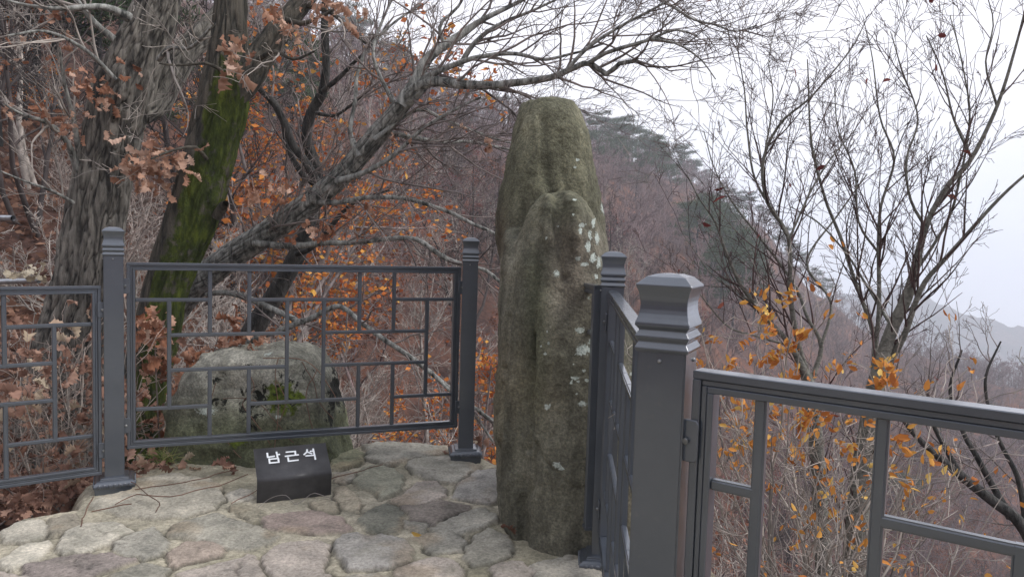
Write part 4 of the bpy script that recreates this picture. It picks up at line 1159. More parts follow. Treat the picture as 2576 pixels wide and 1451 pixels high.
for u, v, su, sv, n, s in [(1236, 355, 10, 14, 3, .07), (1160, 322, 10, 4, 2, .05), (992, 347, 8, 12, 3, .06), (1030, 345, 12, 6, 2, .05), (868, 512, 20, 20, 4, .08), (918, 512, 12, 12, 3, .08), (888, 595, 6, 18, 2, .06), (700, 470, 60, 30, 18, .07), (640, 510, 40, 40, 12, .08), (800, 570, 60, 40, 14, .07), (720, 100, 30, 30, 4, .06)]:
    cluster(C.leaf, u, v, 4.7, su, sv, n, s, C.rng, .1)
C.done('bark_grey', 'twig_dark', 'oakleaf')

# D. dark curved tree between
bp = at(600, 900, 6.0)
Dt = Tree('curved_tree', 'slim dark curving trunk rising between the mossy trunk and the stone', 'tree', (bp[0], bp[1], bp[2] - .6), 14)
mD = [L_([(560, 960, 60), (600, 890, 56), (650, 808, 52), (702, 723, 46), (745, 640, 44), (776, 560, 36), (800, 470, 28), (792, 420, 30), (772, 345, 27), (785, 280, 26), (810, 235, 24), (820, 170, 20), (819, 70, 19), (822, -40, 16), (830, -150, 12)], (6.0, 5.3)),
      L_([(802, 470, 24), (770, 410, 20), (735, 365, 20), (715, 310, 19), (690, 260, 18), (660, 232, 14), (630, 200, 10)], (5.35, 5.2)),
      L_([(800, 465, 18), (760, 440, 15), (725, 375, 14), (712, 320, 10)], (5.4, 5.5)),
      L_([(812, 232, 13), (850, 200, 12), (885, 165, 9), (930, 120, 7), (960, 60, 5)], (5.4, 5.2)),
      L_([(745, 640, 16), (790, 620, 13), (860, 540, 12), (900, 505, 9), (980, 480, 6)], (5.6, 5.3)),
      L_([(795, 285, 10), (840, 290, 8), (890, 260, 6), (930, 230, 4)], (5.4, 5.2))]
for c in mD: Dt.add_limb(c, 12)
Dt.twigs(mD, 5.5, (.35, .9), .03, 3, .009)
Dt.done('bark_dark', 'twig_dark', 'oakleaf')

# E, F. bare trees against the sky on the right
def right_tree(nm, label, paths, Ys, seed, dens, loc, leafpts, tw='twig_red', barkm='bark_cherry'):
    T_ = Tree(nm, label, 'tree', loc, seed)
    ls = [limb([(u, v, w * (.76 if w > 30 else .54)) for u, v, w in p], y, amp=.005) for p, y in zip(paths, Ys)]
    for c in ls: T_.add_limb(c, 12)
    T_.twigs(ls, dens * 1.5, (.3, .8), .04, 4, .0065, bias=(0, 0, .35), tip=.0013, tmin=.12, ang=(25, 55), dens2=4.4, wig=.07, lf=.50)
    tp = np.concatenate([t[0] for t in T_.tips]); td = np.concatenate([t[1] for t in T_.tips])
    k = T_.rng.choice(len(tp), min(leafpts, len(tp)), replace=False)
    leaf_batch(T_.leaf, SMV, SMT, tp[k], td[k], .055, T_.rng, .8)
    T_.done(barkm, tw, 'redleaf')
    return T_
eb = at(2035, 1300, 4.4)
right_tree('bare_tree', 'bare many stemmed tree against the sky, nearer the large post', [
    [(2075, 1500, 56), (2060, 1200, 50), (2040, 1000, 44), (2028, 949, 34), (1990, 870, 26), (1940, 815, 24), (1905, 770, 20), (1867, 720, 18), (1830, 640, 14), (1800, 560, 10), (1760, 500, 7), (1730, 440, 5)],
    [(2040, 960, 30), (2015, 890, 24), (1995, 800, 24), (1986, 723, 22), (1984, 598, 18), (1930, 505, 17), (1921, 399, 14), (1966, 309, 12), (2041, 244, 9), (2140, 125, 6), (2185, 35, 3)],
    [(1984, 600, 14), (1965, 560, 11), (1900, 450, 10), (1880, 330, 8), (1872, 220, 6), (1850, 90, 4)],
    [(2040, 960, 26), (2065, 870, 20), (2030, 800, 15), (2010, 740, 14), (1960, 660, 12), (1905, 590, 10), (1850, 520, 8), (1800, 430, 6), (1770, 330, 4)],
    [(1986, 600, 10), (2040, 480, 9), (2090, 400, 7), (2150, 330, 5), (2190, 260, 4)],
    [(2065, 870, 14), (2090, 760, 12), (2030, 660, 10), (2110, 540, 8), (2180, 440, 6)],
    [(1921, 400, 8), (1945, 250, 6), (1935, 150, 4), (1960, 30, 3)],
    [(1990, 870, 12), (1900, 845, 10), (1830, 820, 8), (1760, 740, 6), (1720, 700, 4)],
    [(1905, 770, 10), (1850, 730, 8), (1790, 690, 6), (1740, 620, 5), (1700, 560, 3)]],
    [(4.4, 4.2), (4.4, 4.0), 4.2, (4.4, 4.7), 4.1, (4.4, 4.6), 4.1, (4.4, 4.1), (4.3, 4.5)], 31, 5.2, eb, 16)
fb = at(2170, 1400, 4.0)
right_tree('bare_tree', 'bare many stemmed tree at the right edge with thicker greenish stems', [
    [(2140, 1560, 78), (2150, 1400, 74), (2165, 1225, 70), (2198, 1000, 62), (2213, 924, 46), (2244, 824, 40), (2290, 723, 34), (2328, 573, 27), (2380, 474, 24), (2444, 399, 20), (2509, 269, 16), (2554, 125, 12), (2580, 20, 8), (2600, -60, 5)],
    [(2198, 985, 44), (2240, 900, 32), (2275, 840, 28), (2320, 720, 24), (2390, 638, 20), (2514, 499, 15), (2600, 420, 11), (2700, 330, 9)],
    [(2198, 985, 40), (2200, 900, 24), (2195, 830, 22), (2155, 723, 18), (2115, 598, 15), (2075, 499, 13), (2045, 380, 10), (2036, 274, 8), (2030, 150, 5)],
    [(2200, 900, 22), (2210, 780, 20), (2210, 650, 17), (2215, 524, 13), (2250, 399, 10), (2215, 299, 8), (2195, 150, 5), (2170, 40, 3)],
    [(2328, 573, 16), (2290, 500, 12), (2280, 400, 10), (2310, 300, 8), (2270, 180, 6), (2240, 80, 4)],
    [(2300, 690, 16), (2380, 560, 13), (2410, 470, 11), (2440, 300, 9), (2420, 160, 6), (2390, 40, 4)],
    [(2213, 640, 12), (2160, 560, 10), (2150, 430, 8), (2110, 330, 6), (2100, 220, 4)],
    [(2244, 824, 16), (2180, 720, 12), (2130, 640, 9), (2060, 560, 7), (1990, 520, 5)],
    [(2444, 399, 14), (2400, 300, 10), (2370, 180, 7), (2330, 90, 5)],
    [(2509, 269, 12), (2480, 160, 8), (2500, 60, 6), (2480, -20, 4)]],
    [(4.1, 3.8), (4.1, 3.6), (4.1, 4.5), (4.1, 4.3), (4.0, 4.1), (4.0, 3.8), 4.2, (4.1, 4.5), 3.95, 3.9], 32, 5.6, fb, 14)

# G. dark thin tree crossing the lower right corner
gb_ = at(2620, 1500, 5.2)
G = Tree('thin_tree', 'thin dark bare tree slanting across the lower right corner', 'tree', tuple(gb_), 15)
mG = [L_([(2640, 1500, 34), (2576, 1330, 30), (2500, 1260, 27), (2420, 1195, 24), (2350, 1140, 18), (2290, 1080, 13), (2240, 1010, 9), (2190, 960, 6)], 5.2),
      L_([(2420, 1195, 16), (2380, 1130, 13), (2340, 1050, 10), (2330, 960, 7)], 5.2),
      L_([(2540, 1300, 20), (2470, 1170, 15), (2420, 1080, 11), (2390, 980, 8), (2420, 880, 5)], 5.3),
      L_([(2590, 1350, 18), (2560, 1200, 13), (2500, 1080, 10), (2480, 950, 7), (2520, 860, 4)], 5.4)]
for c in mG: G.add_limb(c, 9)
G.twigs(mG, 6, (.4, .9), .05, 3, .007, tip=.0016)
G.done('bark_dark', 'twig_dark')

# dark limb tangle seen under the railing, on the right slope
def bush(nm, label, u, v, Y, spread, Hh, seed, nst, mt, ml=None, leafn=0, lsize=.05, tmpl=None, group=None, lv=3, r=.008, fan=.7, dens=6, droop=.4, zdrop=None, d2=4, cat='shrub', wig=.16, hiw=0.0):
    b0 = at(u, v, Y)
    if zdrop is not None: b0[2] = zdrop
    T_ = Tree(nm, label, cat, tuple(b0), seed, group)
    rg = T_.rng
    P0 = b0 + rg.normal(0, 1, (nst, 3)) * np.array([spread * .12, spread * .12, 0.02])
    D = np.stack([rg.normal(0, fan, nst), rg.normal(0, fan, nst), np.ones(nst)], 1)
    Ls = Hh * rg.uniform(.7, 1.15, nst)
    p, q = walk(P0, D, Ls, np.full(nst, r) * rg.uniform(.7, 1.2, nst), 12, .12, .04, rg, .7)
    tubes(T_.main, p, q, 5, A=rg.random(nst))
    T_.twigs([np.concatenate([p[i], q[i][:, None]], 1) for i in range(nst)], dens, (.25 * Hh, .5 * Hh), .05, lv, r * .7, tip=.0014, tmin=.25, dens2=d2, wig=wig)
    if leafn:
        tp = np.concatenate([t[0] for t in T_.tips]); td = np.concatenate([t[1] for t in T_.tips])
        if ml == 'yellow': mk_ = tp[:, 0] > .66; tp, td = tp[mk_], td[mk_]
        wt = np.clip(tp[:, 2] - np.quantile(tp[:, 2], .25), .03, None) ** hiw
        if hiw: wt = np.exp(-((tp[:, 0] - 1.02) / .22) ** 2 - ((tp[:, 2] - .84) / .20) ** 2) + .03
        k = rg.choice(len(tp), min(leafn, len(tp)), replace=bool(hiw), p=wt / wt.sum())
        V_, Tt = tmpl if tmpl else (SMV, SMT)
        for rep in range(3 if hiw else 1): leaf_batch(T_.leaf, V_, Tt, tp[k] + rg.normal(0, .014 if hiw else 1e-5, (len(k), 3)), norm(td[k] + rg.normal(0, .5, (len(k), 3))), lsize * rg.uniform(.6, 1.15, len(k)), rg, droop)
    T_.done('twig_grey' if mt != 'twig_dark' else 'twig_dark', mt, ml)
    return T_
bush('azalea_shrub', 'leafy shrub with yellow orange leaves right of the large post', 2020, 1700, 2.55, .36, 1.2, 51, 22, 'twig_grey', 'yellow', 340, .034, lv=3, fan=.27, dens=7, droop=.0, r=.006, hiw=5.0)
bush('azalea_shrub', 'sparse shrub with a few orange leaves close behind the near railing bars', 2080, 1780, 2.3, .3, .75, 52, 8, 'twig_grey', 'yellow', 70, .034, lv=3, fan=.3, dens=7, droop=.1, r=.005)
bush('azalea_shrub', 'low twiggy shrub with small yellow leaves under the bare tree at right', 2240, 1640, 2.9, .4, .8, 53, 9, 'twig_grey', 'yellow', 50, .034, lv=3, fan=.5, dens=7, droop=.1, r=.005)
# withered oak shrubs behind the left panel
bush('oak_shrub', 'withered shrub thick with brown leaves behind the leftmost panel', 110, 1290, 4.0, .6, 1.0, 54, 22, 'twig_pale', 'oakleaf_dark', 420, .095, (OAKV, OAKT), lv=2, fan=.55, dens=7, droop=.4, r=.006)
bush('oak_shrub', 'withered shrub of brown leaves crowding beside the left post', 215, 1290, 4.25, .5, .95, 55, 16, 'twig_pale', 'oakleaf_dark', 330, .095, (OAKV, OAKT), lv=2, fan=.4, dens=7, droop=.4, r=.006)
bush('oak_shrub', 'withered brown leafed shrub at the left edge of the picture', -60, 1330, 3.9, .5, .9, 56, 14, 'twig_pale', 'oakleaf_dark', 260, .09, (OAKV, OAKT), lv=2, fan=.5, dens=6, droop=.4, r=.006)
sp = thing('oak_sprig', 'hanging bunch of dry brown oak leaves in front of the mossy trunk foot', 'sapling', tuple(at(400, 1160, 4.3)), 0)
acc = Acc(); tw = Acc(); rg = np.random.default_rng(61)
for path, n in [([(405, 1180, 5), (398, 1060, 4), (392, 930, 4), (388, 800, 3)], 0), ([(450, 1170, 5), (450, 1050, 4), (470, 950, 3), (475, 880, 2)], 0), ([(520, 1120, 4), (500, 1000, 3), (540, 880, 3), (560, 800, 2)], 0)]:
    c = limb(path, 4.35); tubes(tw, c[None, :, :3], c[None, :, 3], 5)
for u, v, su, sv, n in [(385, 830, 42, 55, 44), (400, 900, 40, 30, 16), (492, 905, 34, 40, 26), (470, 975, 30, 40, 22), (600, 850, 60, 22, 22), (440, 1090, 45, 45, 24), (400, 1060, 30, 40, 10), (560, 880, 40, 30, 14), (590, 800, 30, 20, 8), (700, 600, 20, 20, 0)]:
    if n: cluster(acc, u, v, 4.35, su, sv, n, .09, rg, .1)
tw0 = np.array(sp.location)
link('stem', tw.mesh('stem', M['twig_pale'], False, tw0), sp); link('leaves', acc.mesh('leaves', M['oakleaf'], False, tw0), sp)

# ------------------------------------------------------------------ slope vegetation: kinds, then copies
def bare_variant(seed, H=5.0, per=(7, 7, 5, 4), r0=.055, fan=.35, tip=.006, stems=1, d1=(.3, 1.0)):
    rg = np.random.default_rng(seed); a = Acc()
    P0 = rg.normal(0, .12, (stems, 3)) * np.array([1, 1, 0]); D = np.stack([rg.normal(0, fan, stems), rg.normal(0, fan, stems), np.ones(stems)], 1)
    p, q = walk(P0 - np.array([0, 0, .3]), D, np.full(stems, H) * rg.uniform(.8, 1.1, stems), np.full(stems, r0), 12, .10, .05, rg, .8)
    tubes(a, p, q, 6, A=rg.random(stems)); cur, cq, cl = p, q, np.full(stems, H)
    tips = None
    for l, n in enumerate(per):
        P, D, r, t, ix = spawn(cur, cq, n, rg, d1[0] if l == 0 else .15, 1., (25, 60), rf=.6)
        Lh = cl[ix] * (.42 if l == 0 else .5) * rg.uniform(.5, 1.15, len(P)) * (1.15 - .5 * t)
        cur, cq = walk(P, D, Lh, r, 7 if l == 0 else (5 if l == 1 else 3), .14, .06, rg, .75, tip)
        tubes(a, cur, cq, 4 if l == 0 else 3, A=rg.random(len(P))); cl = Lh
        if l >= len(per) - 2: tips = (cur.reshape(-1, 3) if l == len(per) - 1 else cur[:, -1], None)
    return a, tips[0], p
def scatter(n, az0, az1, r0, r1, rng, k=1.0):
    az = np.radians(rng.uniform(az0, az1, n)); r = np.sqrt(rng.uniform(0, 1, n) ** k * (r1 ** 2 - r0 ** 2) + r0 ** 2)
    x, y = np.sin(az) * r, np.cos(az) * r
    return x, y, height(x, y)
BV = []
for s in range(7):
    a, tips, st0 = bare_variant(100 + s, 4.6, (9, 7, 5, 3), .05, .3, .0045, 1 + s % 3)
    BV.append((a.mesh('bare_tree', M[('twig_far', 'twig_grey', 'stem_dark')[s % 3]]), tips))
SV = []
for s in range(5):
    a, tips, st0 = bare_variant(140 + s, 1.7, (6, 5, 4), .016, .6, .0028, 7, (.15, 1.))
    SV.append((a.mesh('bare_shrub', M['twig_pale'] if s % 2 else M['twig_grey']), tips))
rng = np.random.default_rng(200)
def place(kind, meshes, x, y, z, smin, smax, label, cat, group, extra=None):
    objs = []
    for i in range(len(x)):
        k = int(rng.integers(len(meshes)))
        o = link(kind, meshes[k][0], None, (x[i], y[i], z[i]), rng.uniform(0, 6.28), rng.uniform(smin, smax))
        tag(o, label, cat, group)
        if extra:
            ch = link('leaves', extra[k], o)
        objs.append(o)
    return objs
x, y, z = scatter(112, -37, 36, 9, 48, rng, .85)
place('bare_tree', BV, x, y, z, .75, 1.35, 'bare grey deciduous tree on the wooded slope behind the railings', 'tree', 'bare trees on the slope')
x, y, z = scatter(70, -30, 14, 6.0, 14, rng)
ok = ~((np.abs(x + 0.2) < .8) & (y < 5.2))
place('bare_shrub', SV, x[ok], y[ok], z[ok], .7, 1.25, 'tangled bare grey twigs of a shrub on the slope just beyond the railings', 'shrub', 'bare shrubs beyond the railings')
x, y, z = scatter(34, 14, 37, 5.5, 14, rng)
place('bare_shrub', SV, x, y, z, .8, 1.5, 'tangled bare twigs of a shrub low on the right hand slope', 'shrub', 'bare shrubs on the right slope')
# orange-leaved maples: leaves on the twig tips
def leafy(seed, H, n, size, lm, tw='twig_dark', stems=2, flat=.35):
    a, tips, st0 = bare_variant(seed, H, (9, 7, 5), .035, .45, .004, stems, (.15, 1.))
    rg = np.random.default_rng(seed + 1); L = Acc()
    k = rg.choice(len(tips), min(n, len(tips)), replace=False)
    D = rg.normal(0, 1, (len(k), 3)) * np.array([1, 1, flat])
    leaf_batch(L, TRIV, TRIT, tips[k] + rg.normal(0, .03, (len(k), 3)), D, size * rg.uniform(.6, 1.2, len(k)), rg, .1)
    return a.mesh('maple_tree', M[tw]), L.mesh('leaves', M[lm])
OV = [leafy(300 + s, 2.9, 1500, .066, 'orange') for s in range(4)]
for (u, v, r, sc) in [(640, 400, 10.5, .9), (720, 330, 11.5, 1.0), (790, 400, 12, .8), (640, 300, 13, 1.1), (760, 300, 14.5, 1.0), (480, 260, 14, .9),
                      (900, 1120, 7.2, .62), (1000, 1100, 7.6, .68), (1080, 1080, 7.0, .55), (1130, 980, 8.5, .7), (1230, 1180, 6.4, .5), (60, 520, 13, .9)]:
    k = int(rng.integers(4)); p = at(u, v, r); zz = float(height(p[0], p[1])[0])
    top = p[2]; zz2 = min(zz, top - .5)
    o = link('maple_tree', OV[k][0], None, (p[0], p[1], zz), rng.uniform(0, 6.28), sc * max(.8, min(2.2, (top - zz + .8 * sc) / 2.6)))
    tag(o, 'small tree still bearing bright orange leaves among the bare trees behind the left railing', 'tree', 'orange leaved maples')
    link('leaves', OV[k][1], o)
for (u, v, r) in [(1060, 900, 7.6), (960, 940, 8.2), (1140, 960, 7.2), (1215, 1130, 6.2), (1100, 560, 13), (1230, 700, 12)]:
    k = int(rng.integers(4)); p = at(u, v, r); zz = float(height(p[0], p[1])[0])
    o = tag(link('maple_tree', OV[k][0], None, (p[0], p[1], zz), rng.uniform(0, 6.28), max(.45, (p[2] - zz) / 3.2)), 'low tree with orange leaves just below the right end of the left railing', 'tree', 'orange trees below the left railing')
    link('leaves', OV[k][1], o)
RV = [leafy(340 + s, 3.2, 1300, .10, ('redleaf', 'brownleaf')[s % 2], 'twig_far', 3) for s in range(4)]
x, y, z = scatter(60, -20, 34, 14, 60, rng)
for i in range(len(x)):
    k = int(rng.integers(4))
    o = tag(link('russet_tree', RV[k][0], None, (x[i], y[i], z[i]), rng.uniform(0, 6.28), rng.uniform(.8, 1.3)), 'low tree with dull russet and red leaves on the wooded slope', 'tree', 'russet trees on the slope')
    link('leaves', RV[k][1], o)
x, y, z = scatter(70, 23, 35, 42, 95, rng)
for i in range(len(x)):
    k = 1 if i % 3 else 3
    o = tag(link('russet_tree', RV[k][0], None, (x[i], y[i], z[i]), rng.uniform(0, 6.28), rng.uniform(.9, 1.5)), 'low russet leaved tree on the valley slope at the lower right', 'tree', 'russet trees low on the right')
    link('leaves', RV[k][1], o)
# pines
def pine(seed, H=7.0, n=2600):
    rg = np.random.default_rng(seed); a = Acc(); L = Acc()
    lean = rg.normal(0, .12, 2)
    p, q = walk(np.array([[0, 0, -.4]]), np.array([[lean[0], lean[1], 1.]]), np.array([H]), np.array([.14]), 12, .06, .03, rg, .75)
    tubes(a, p, q, 7)
    P, D, r, t, ix = spawn(p, q, 17, rg, .38, 1., (60, 95), rf=.5)
    D[:, 2] = np.abs(D[:, 2]) * .3 + .12
    Lh = H * .36 * (1.25 - .75 * t) * rg.uniform(.6, 1.1, len(P))
    b1, bq = walk(P, D, Lh, r, 6, .12, .05, rg, .7); tubes(a, b1, bq, 4)
    P2, D2, r2, t2, ix2 = spawn(b1, bq, 5, rg, .35, 1., (30, 60)); D2[:, 2] = D2[:, 2] * .3 + .1
    c1, cq = walk(P2, D2, Lh[ix2] * .4, r2, 4, .1, .05, rg, .6, .008); tubes(a, c1, cq, 3)
    cen = np.concatenate([c1[:, -1], b1[:, -1], c1[:, 2], p[:, -1]])
    k = rg.integers(0, len(cen), n)
    off = rg.normal(0, 1, (n, 3)) * np.array([.30, .30, .085]) * H / 7
    Pn = cen[k] + off
    Dn = off * np.array([1, 1, 1]) + rg.normal(0, .12, (n, 3)) + np.array([0, 0, .12])
    T4 = np.array([[(0, 0, 0), (.5, -.10, .0), (1, 0, 0), (.5, .10, .02)], [(0, 0, 0), (.45, -.12, -.05), (1, 0, .1), (.5, .09, .05)]])
    leaf_batch(L, T4, TRIT, Pn, Dn, rg.uniform(.16, .34, n) * H / 7, rg, -.2)
    return a.mesh('pine_tree', M['bark_dark']), L.mesh('crown', M['needles'])
PV = [pine(400 + s, 7.0, 5200) for s in range(5)]
def put_pine(u, v_top, r, Hs, label=None, group='pines on the hillside', cat='tree'):
    a_ = math.atan((u - CU) / F); xx, yy = math.sin(a_) * r, math.cos(a_) * r
    zz = float(height(xx, yy)[0]); k = int(rng.integers(5))
    o = tag(link('pine_tree', PV[k][0], None, (xx, yy, zz), rng.uniform(0, 6.28), Hs / 7.0), label or 'dark green pine standing among the bare trees on the hillside', cat, group)
    link('crown', PV[k][1], o)
for u, r, h in [(1330, 148, 6), (1362, 150, 7), (1395, 149, 7.5), (1430, 150, 7), (1462, 150, 6), (1510, 150, 6.5), (1545, 152, 8), (1580, 152, 8.5), (1610, 155, 8), (1645, 155, 8), (1675, 158, 8.5), (1705, 160, 8), (1728, 160, 6.5), (1760, 162, 5), (1810, 164, 5), (1850, 166, 6), (1880, 168, 6), (1925, 168, 5.5),
                (1960, 170, 6), (1990, 172, 6), (2015, 172, 6), (2045, 172, 5), (2080, 172, 5), (880, 108, 9), (920, 112, 9), (960, 115, 8), (1000, 120, 8), (1060, 126, 7), (1120, 130, 6.5), (1180, 135, 6), (1240, 140, 6), (1290, 145, 6)]:
    put_pine(u, 0, r * .985, h, 'dark pine standing along the ridge line against the sky', 'pines along the ridge')
for u, r, h in [(1490, 118, 7), (1530, 112, 7), (1570, 120, 8), (1610, 116, 7), (1640, 124, 7), (1550, 105, 7), (1590, 102, 6), (1680, 112, 6), (1750, 84, 8), (1790, 90, 9), (1830, 88, 9), (1870, 94, 8), (1810, 78, 8), (1850, 78, 7), (1770, 96, 8), (1730, 92, 6), (1900, 88, 7), (1820, 98, 9), (1780, 74, 6), (2320, 70, 5), (2400, 100, 6), (2440, 104, 5), (2500, 110, 5), (1010, 95, 6), (1200, 110, 6),
                (720, 34, 4.5), (745, 36, 4.2), (300, 22, 5.0), (60, 15, 4.4), (150, 16, 4.4), (230, 17, 4.2), (0, 14, 4), (560, 24, 4), (100, 17, 5), (420, 40, 6), (1480, 100, 6), (1650, 120, 6), (1850, 90, 7), (1900, 100, 6)]:
    put_pine(u, 0, r, h)

# far wood: past counting, one mass
def far_wood():
    rg = np.random.default_rng(500); a = Acc()
    tm = []
    for s in range(6):
        b_, tips, _ = bare_variant(520 + s, 5.5, (8, 5, 3), .07, .3, .020, 1, (.25, 1.))
        V_ = np.concatenate(b_.V); Q_ = np.concatenate(b_.Q); A_ = np.concatenate(b_.A)
        tm.append((V_, Q_, A_))
    x, y, z = scatter(2600, -36, 36, 46, 176, rg, 1.0)
    az = np.degrees(np.arctan2(x, y))
    for i in range(len(x)):
        V_, Q_, A_ = tm[i % 6]
        t = rg.uniform(0, 6.28); s = rg.uniform(.6, 1.15)
        Rz = np.array([[math.cos(t), -math.sin(t), 0], [math.sin(t), math.cos(t), 0], [0, 0, 1]])
        a.add(V_ @ Rz.T * s + np.array([x[i], y[i], z[i]]), Q_, None, A_ * .5 + rg.random() * .5)
    o = link('far_wood', a.mesh('far_wood', M['twig_far'])); o['kind'] = 'stuff'; o['label'] = 'mass of bare grey brown trees covering the far hillside'
far_wood()

# leaf litter on the near slopes and caught along the terrace edge
acc = Acc(); rg = np.random.default_rng(600)
x, y, z = scatter(26000, -38, 37, 4.6, 16, rg)
P = np.stack([x, y, z + .02], 1)
leaf_batch(acc, TRIV, TRIT, P, rg.normal(0, 1, (len(x), 3)) * np.array([1, 1, .25]), rg.uniform(.06, .13, len(x)), rg, 0)
o = link('leaf_litter', acc.mesh('leaf_litter', M['litter'])); o['kind'] = 'stuff'; o['label'] = 'fallen brown leaves covering the slope'
acc = Acc()
for u, v, su, sv, n, zz in [(110, 1262, 150, 26, 170, -.12), (60, 1240, 120, 30, 120, -.2), (200, 1245, 60, 20, 60, -.08), (30, 1300, 60, 14, 40, -.08), (360, 1190, 60, 12, 30, .0), (1170, 1150, 50, 8, 14, .02), (1262, 1330, 16, 30, 2, .03), (560, 1200, 60, 8, 6, .03)]:
    c = gnd(u, v, zz); sx = su / F * c[1]
    P = np.stack([c[0] + rg.normal(0, sx * .5, n), c[1] + rg.normal(0, sv * .006, n) + .1, np.full(n, zz) + rg.uniform(0, .05, n)], 1)
    leaf_batch(acc, OAKV, OAKT, P, rg.normal(0, 1, (n, 3)) * np.array([1, 1, .35]), rg.uniform(.05, .1, n), rg, 0)
o = link('edge_litter', acc.mesh('edge_litter', M['oakleaf_dark'])); o['kind'] = 'stuff'; o['label'] = 'curled dead oak leaves heaped along the terrace edge'

# single yellow leaf on the paving, root twigs, grass tuft
c = gnd(1034, 1342, .03); acc = Acc()
leaf_batch(acc, SMV[:1], SMT, np.array([[c[0], c[1], .036]]), np.array([[1., -.35, 0]]), .05, np.random.default_rng(1), 0)
tag(link('fallen_leaf', acc.mesh('fallen_leaf', M['yellow'])), 'single small yellow leaf lying on the paving stones', 'leaf')
acc = Acc(); rg = np.random.default_rng(71); c = gnd(408, 1178, 0); n = 60
P0 = np.stack([c[0] + rg.normal(0, .035, n), c[1] + rg.normal(0, .03, n) + .02, np.full(n, .03)], 1)
p, q_ = walk(P0, np.stack([rg.normal(0, .7, n), rg.normal(0, .5, n), np.ones(n)], 1), rg.uniform(.07, .14, n), np.full(n, .0022), 6, .1, -.22, rg, .7)
tubes(acc, p, q_, 3, A=rg.random(n))
tag(link('grass_tuft', acc.mesh('grass_tuft', M['grass'])), 'small tuft of green and straw coloured grass by the left post', 'grass tuft')
vine = thing('creeper', 'thin leafless reddish creeper trailing over the boulder and paving by the left post', 'creeper', tuple(gnd(700, 1190)) + (0,))
acc = Acc()
vp = []
for path in [[(620, 930), (640, 980), (610, 1020), (640, 1060), (680, 1120)], [(700, 900), (690, 950), (720, 1010), (705, 1060)], [(760, 910), (790, 960), (800, 1010), (840, 1050)], [(560, 1000), (640, 1010), (690, 1060), (740, 1110)], [(660, 900), (740, 900), (800, 930), (850, 1010)], [(545, 960), (520, 1040), (540, 1110)], [(690, 960), (700, 1040), (690, 1150), (720, 1200)], [(560, 1090), (600, 1150), (650, 1210)], [(800, 930), (770, 1000), (790, 1080)]]:
    vp.append([tuple(list(at(u, v, 3.93 + .10 * abs(u - 650) / 200 * 0)) + [.0022]) for u, v in path])
for path in [[(290, 1268), (340, 1240), (420, 1250), (540, 1225), (620, 1200)], [(330, 1215), (360, 1240), (400, 1262), (395, 1290)], [(340, 1230), (450, 1215), (600, 1190)], [(585, 1260), (640, 1235), (690, 1215)], [(230, 1290), (270, 1282), (330, 1270)], [(800, 1215), (900, 1185), (960, 1170)], [(205, 1330), (225, 1270), (235, 1250)]]:
    vp.append([tuple(list(gnd(u, v, .055)) + [.06 + rg.uniform(-.01, .01), .0024]) for u, v in path])
for c4 in vp:
    c = resample(np.array(c4), 14); c[:, :3] += np.stack([fbm(c[:, :3] * 8 + o_, 3) for o_ in (0, 9, 17)], 1) * .02
    tubes(acc, c[None, :, :3], c[None, :, 3], 4, A=rg.random(1))
link('creeper_stem', acc.mesh('creeper_stem', twig_mat('creeper_stems', (.11, .06, .045), (.2, .12, .09)), False, np.array(vine.location)), vine)
sp_t = Acc()
c4 = [tuple(list(gnd(u, v, z_)) + [z_, .0013]) for u, v, z_ in [(655, 1268, .01), (690, 1245, .03), (725, 1240, .045), (750, 1262, .02), (790, 1235, .05), (815, 1240, .04), (840, 1248, .02)]]
c = resample(np.array(c4), 20); c[:, 1] -= .03
tubes(sp_t, c[None, :, :3], c[None, :, 3], 4)
tag(link('fine_root', sp_t.mesh('fine_root', M['twig_grey'])), 'thin dry stem lying against the foot of the black sign', 'twig')

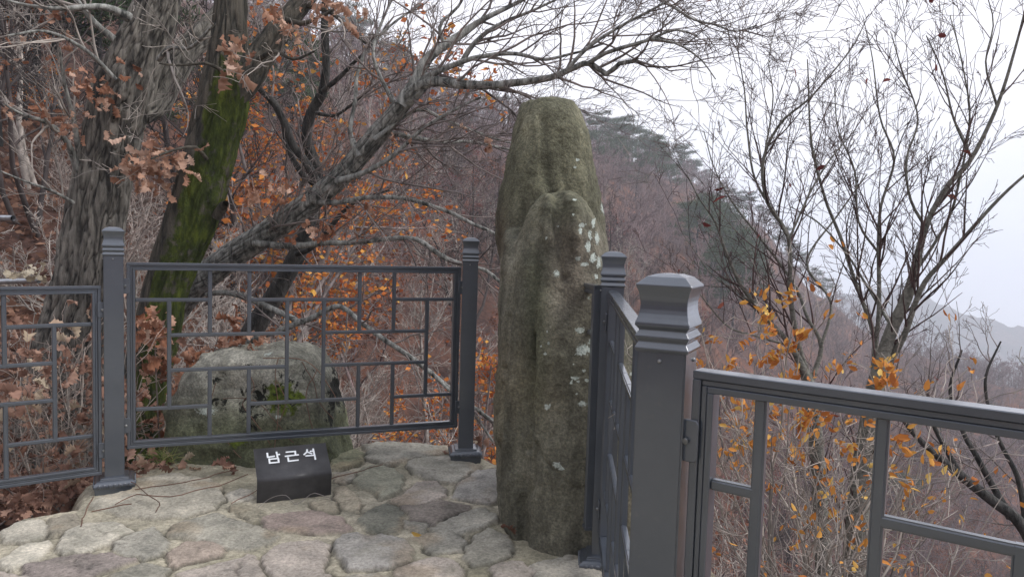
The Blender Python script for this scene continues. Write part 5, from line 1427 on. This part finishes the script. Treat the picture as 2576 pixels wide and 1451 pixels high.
# pipes at the left edge
def pipe(nm, label, A_, B_, r):
    e = thing(nm, label, 'pipe', tuple(A_))
    A_ = np.array(A_); B_ = np.array(B_); a = Acc()
    cc = np.linspace(A_, B_, 8)
    tubes(a, cc[None], np.full((1, 8), r), 20)
    tubes(a, cc[None, ::-1], np.full((1, 8), r * .86), 20)
    link('pipe_wall', a.mesh('pipe_wall', M['pipe'], True, A_), e)
    b2 = Acc(); d = norm(B_ - A_); cap = B_ - d * .03
    tubes(b2, np.stack([cap, cap - d * .002])[None], np.array([[r * .85, .0002]]), 20)
    link('pipe_shade_disc', b2.mesh('pipe_shade_disc', M['bore_shade'], False, A_), e)  # black disc just inside the open end, painted as shade in the hollow
pipe('steel_pipe', 'short grey steel pipe end sticking in at the left edge, upper of the two', at(-160, 545, 4.6), at(33, 549, 4.35), .0165)
pipe('steel_pipe', 'grey steel pipe lying under pale leaves above the leftmost panel, lower of the two', at(-160, 712, 4.5), at(98, 706, 4.3), .0155)
pl = Acc(); rg = np.random.default_rng(81)
cluster(pl, 70, 690, 4.2, 45, 10, 8, .085, rg, .08, droop=0); cluster(pl, 25, 698, 4.2, 40, 8, 3, .08, rg, .06, droop=0)
o = link('pale_leaves', pl.mesh('pale_leaves', leaf_mat('bleached_leaves', [(0, (.38, .32, .23)), (1, (.62, .56, .45))]))); tag(o, 'bleached cream dead leaves caught on the lower steel pipe', 'leaves')

# ------------------------------------------------------------------ haze
bm = bmesh.new(); box(bm, 100, 330, -85, 1500, 1300, 290)
me = bpy.data.meshes.new('haze'); bm.to_mesh(me); bm.free()
hz = bpy.data.materials.new('haze'); hz.use_nodes = True; nt = hz.node_tree; nt.nodes.clear()
out = nt.nodes.new('ShaderNodeOutputMaterial'); pvn = nt.nodes.new('ShaderNodeVolumePrincipled')
pvn.inputs['Color'].default_value = (0.90, 0.935, 1.0, 1); pvn.inputs['Density'].default_value = 0.0017
nt.links.new(pvn.outputs['Volume'], out.inputs['Volume'])
me.materials.append(hz)
h_ = link('haze', me); h_['kind'] = 'stuff'; h_['label'] = 'thin autumn haze over the valley'
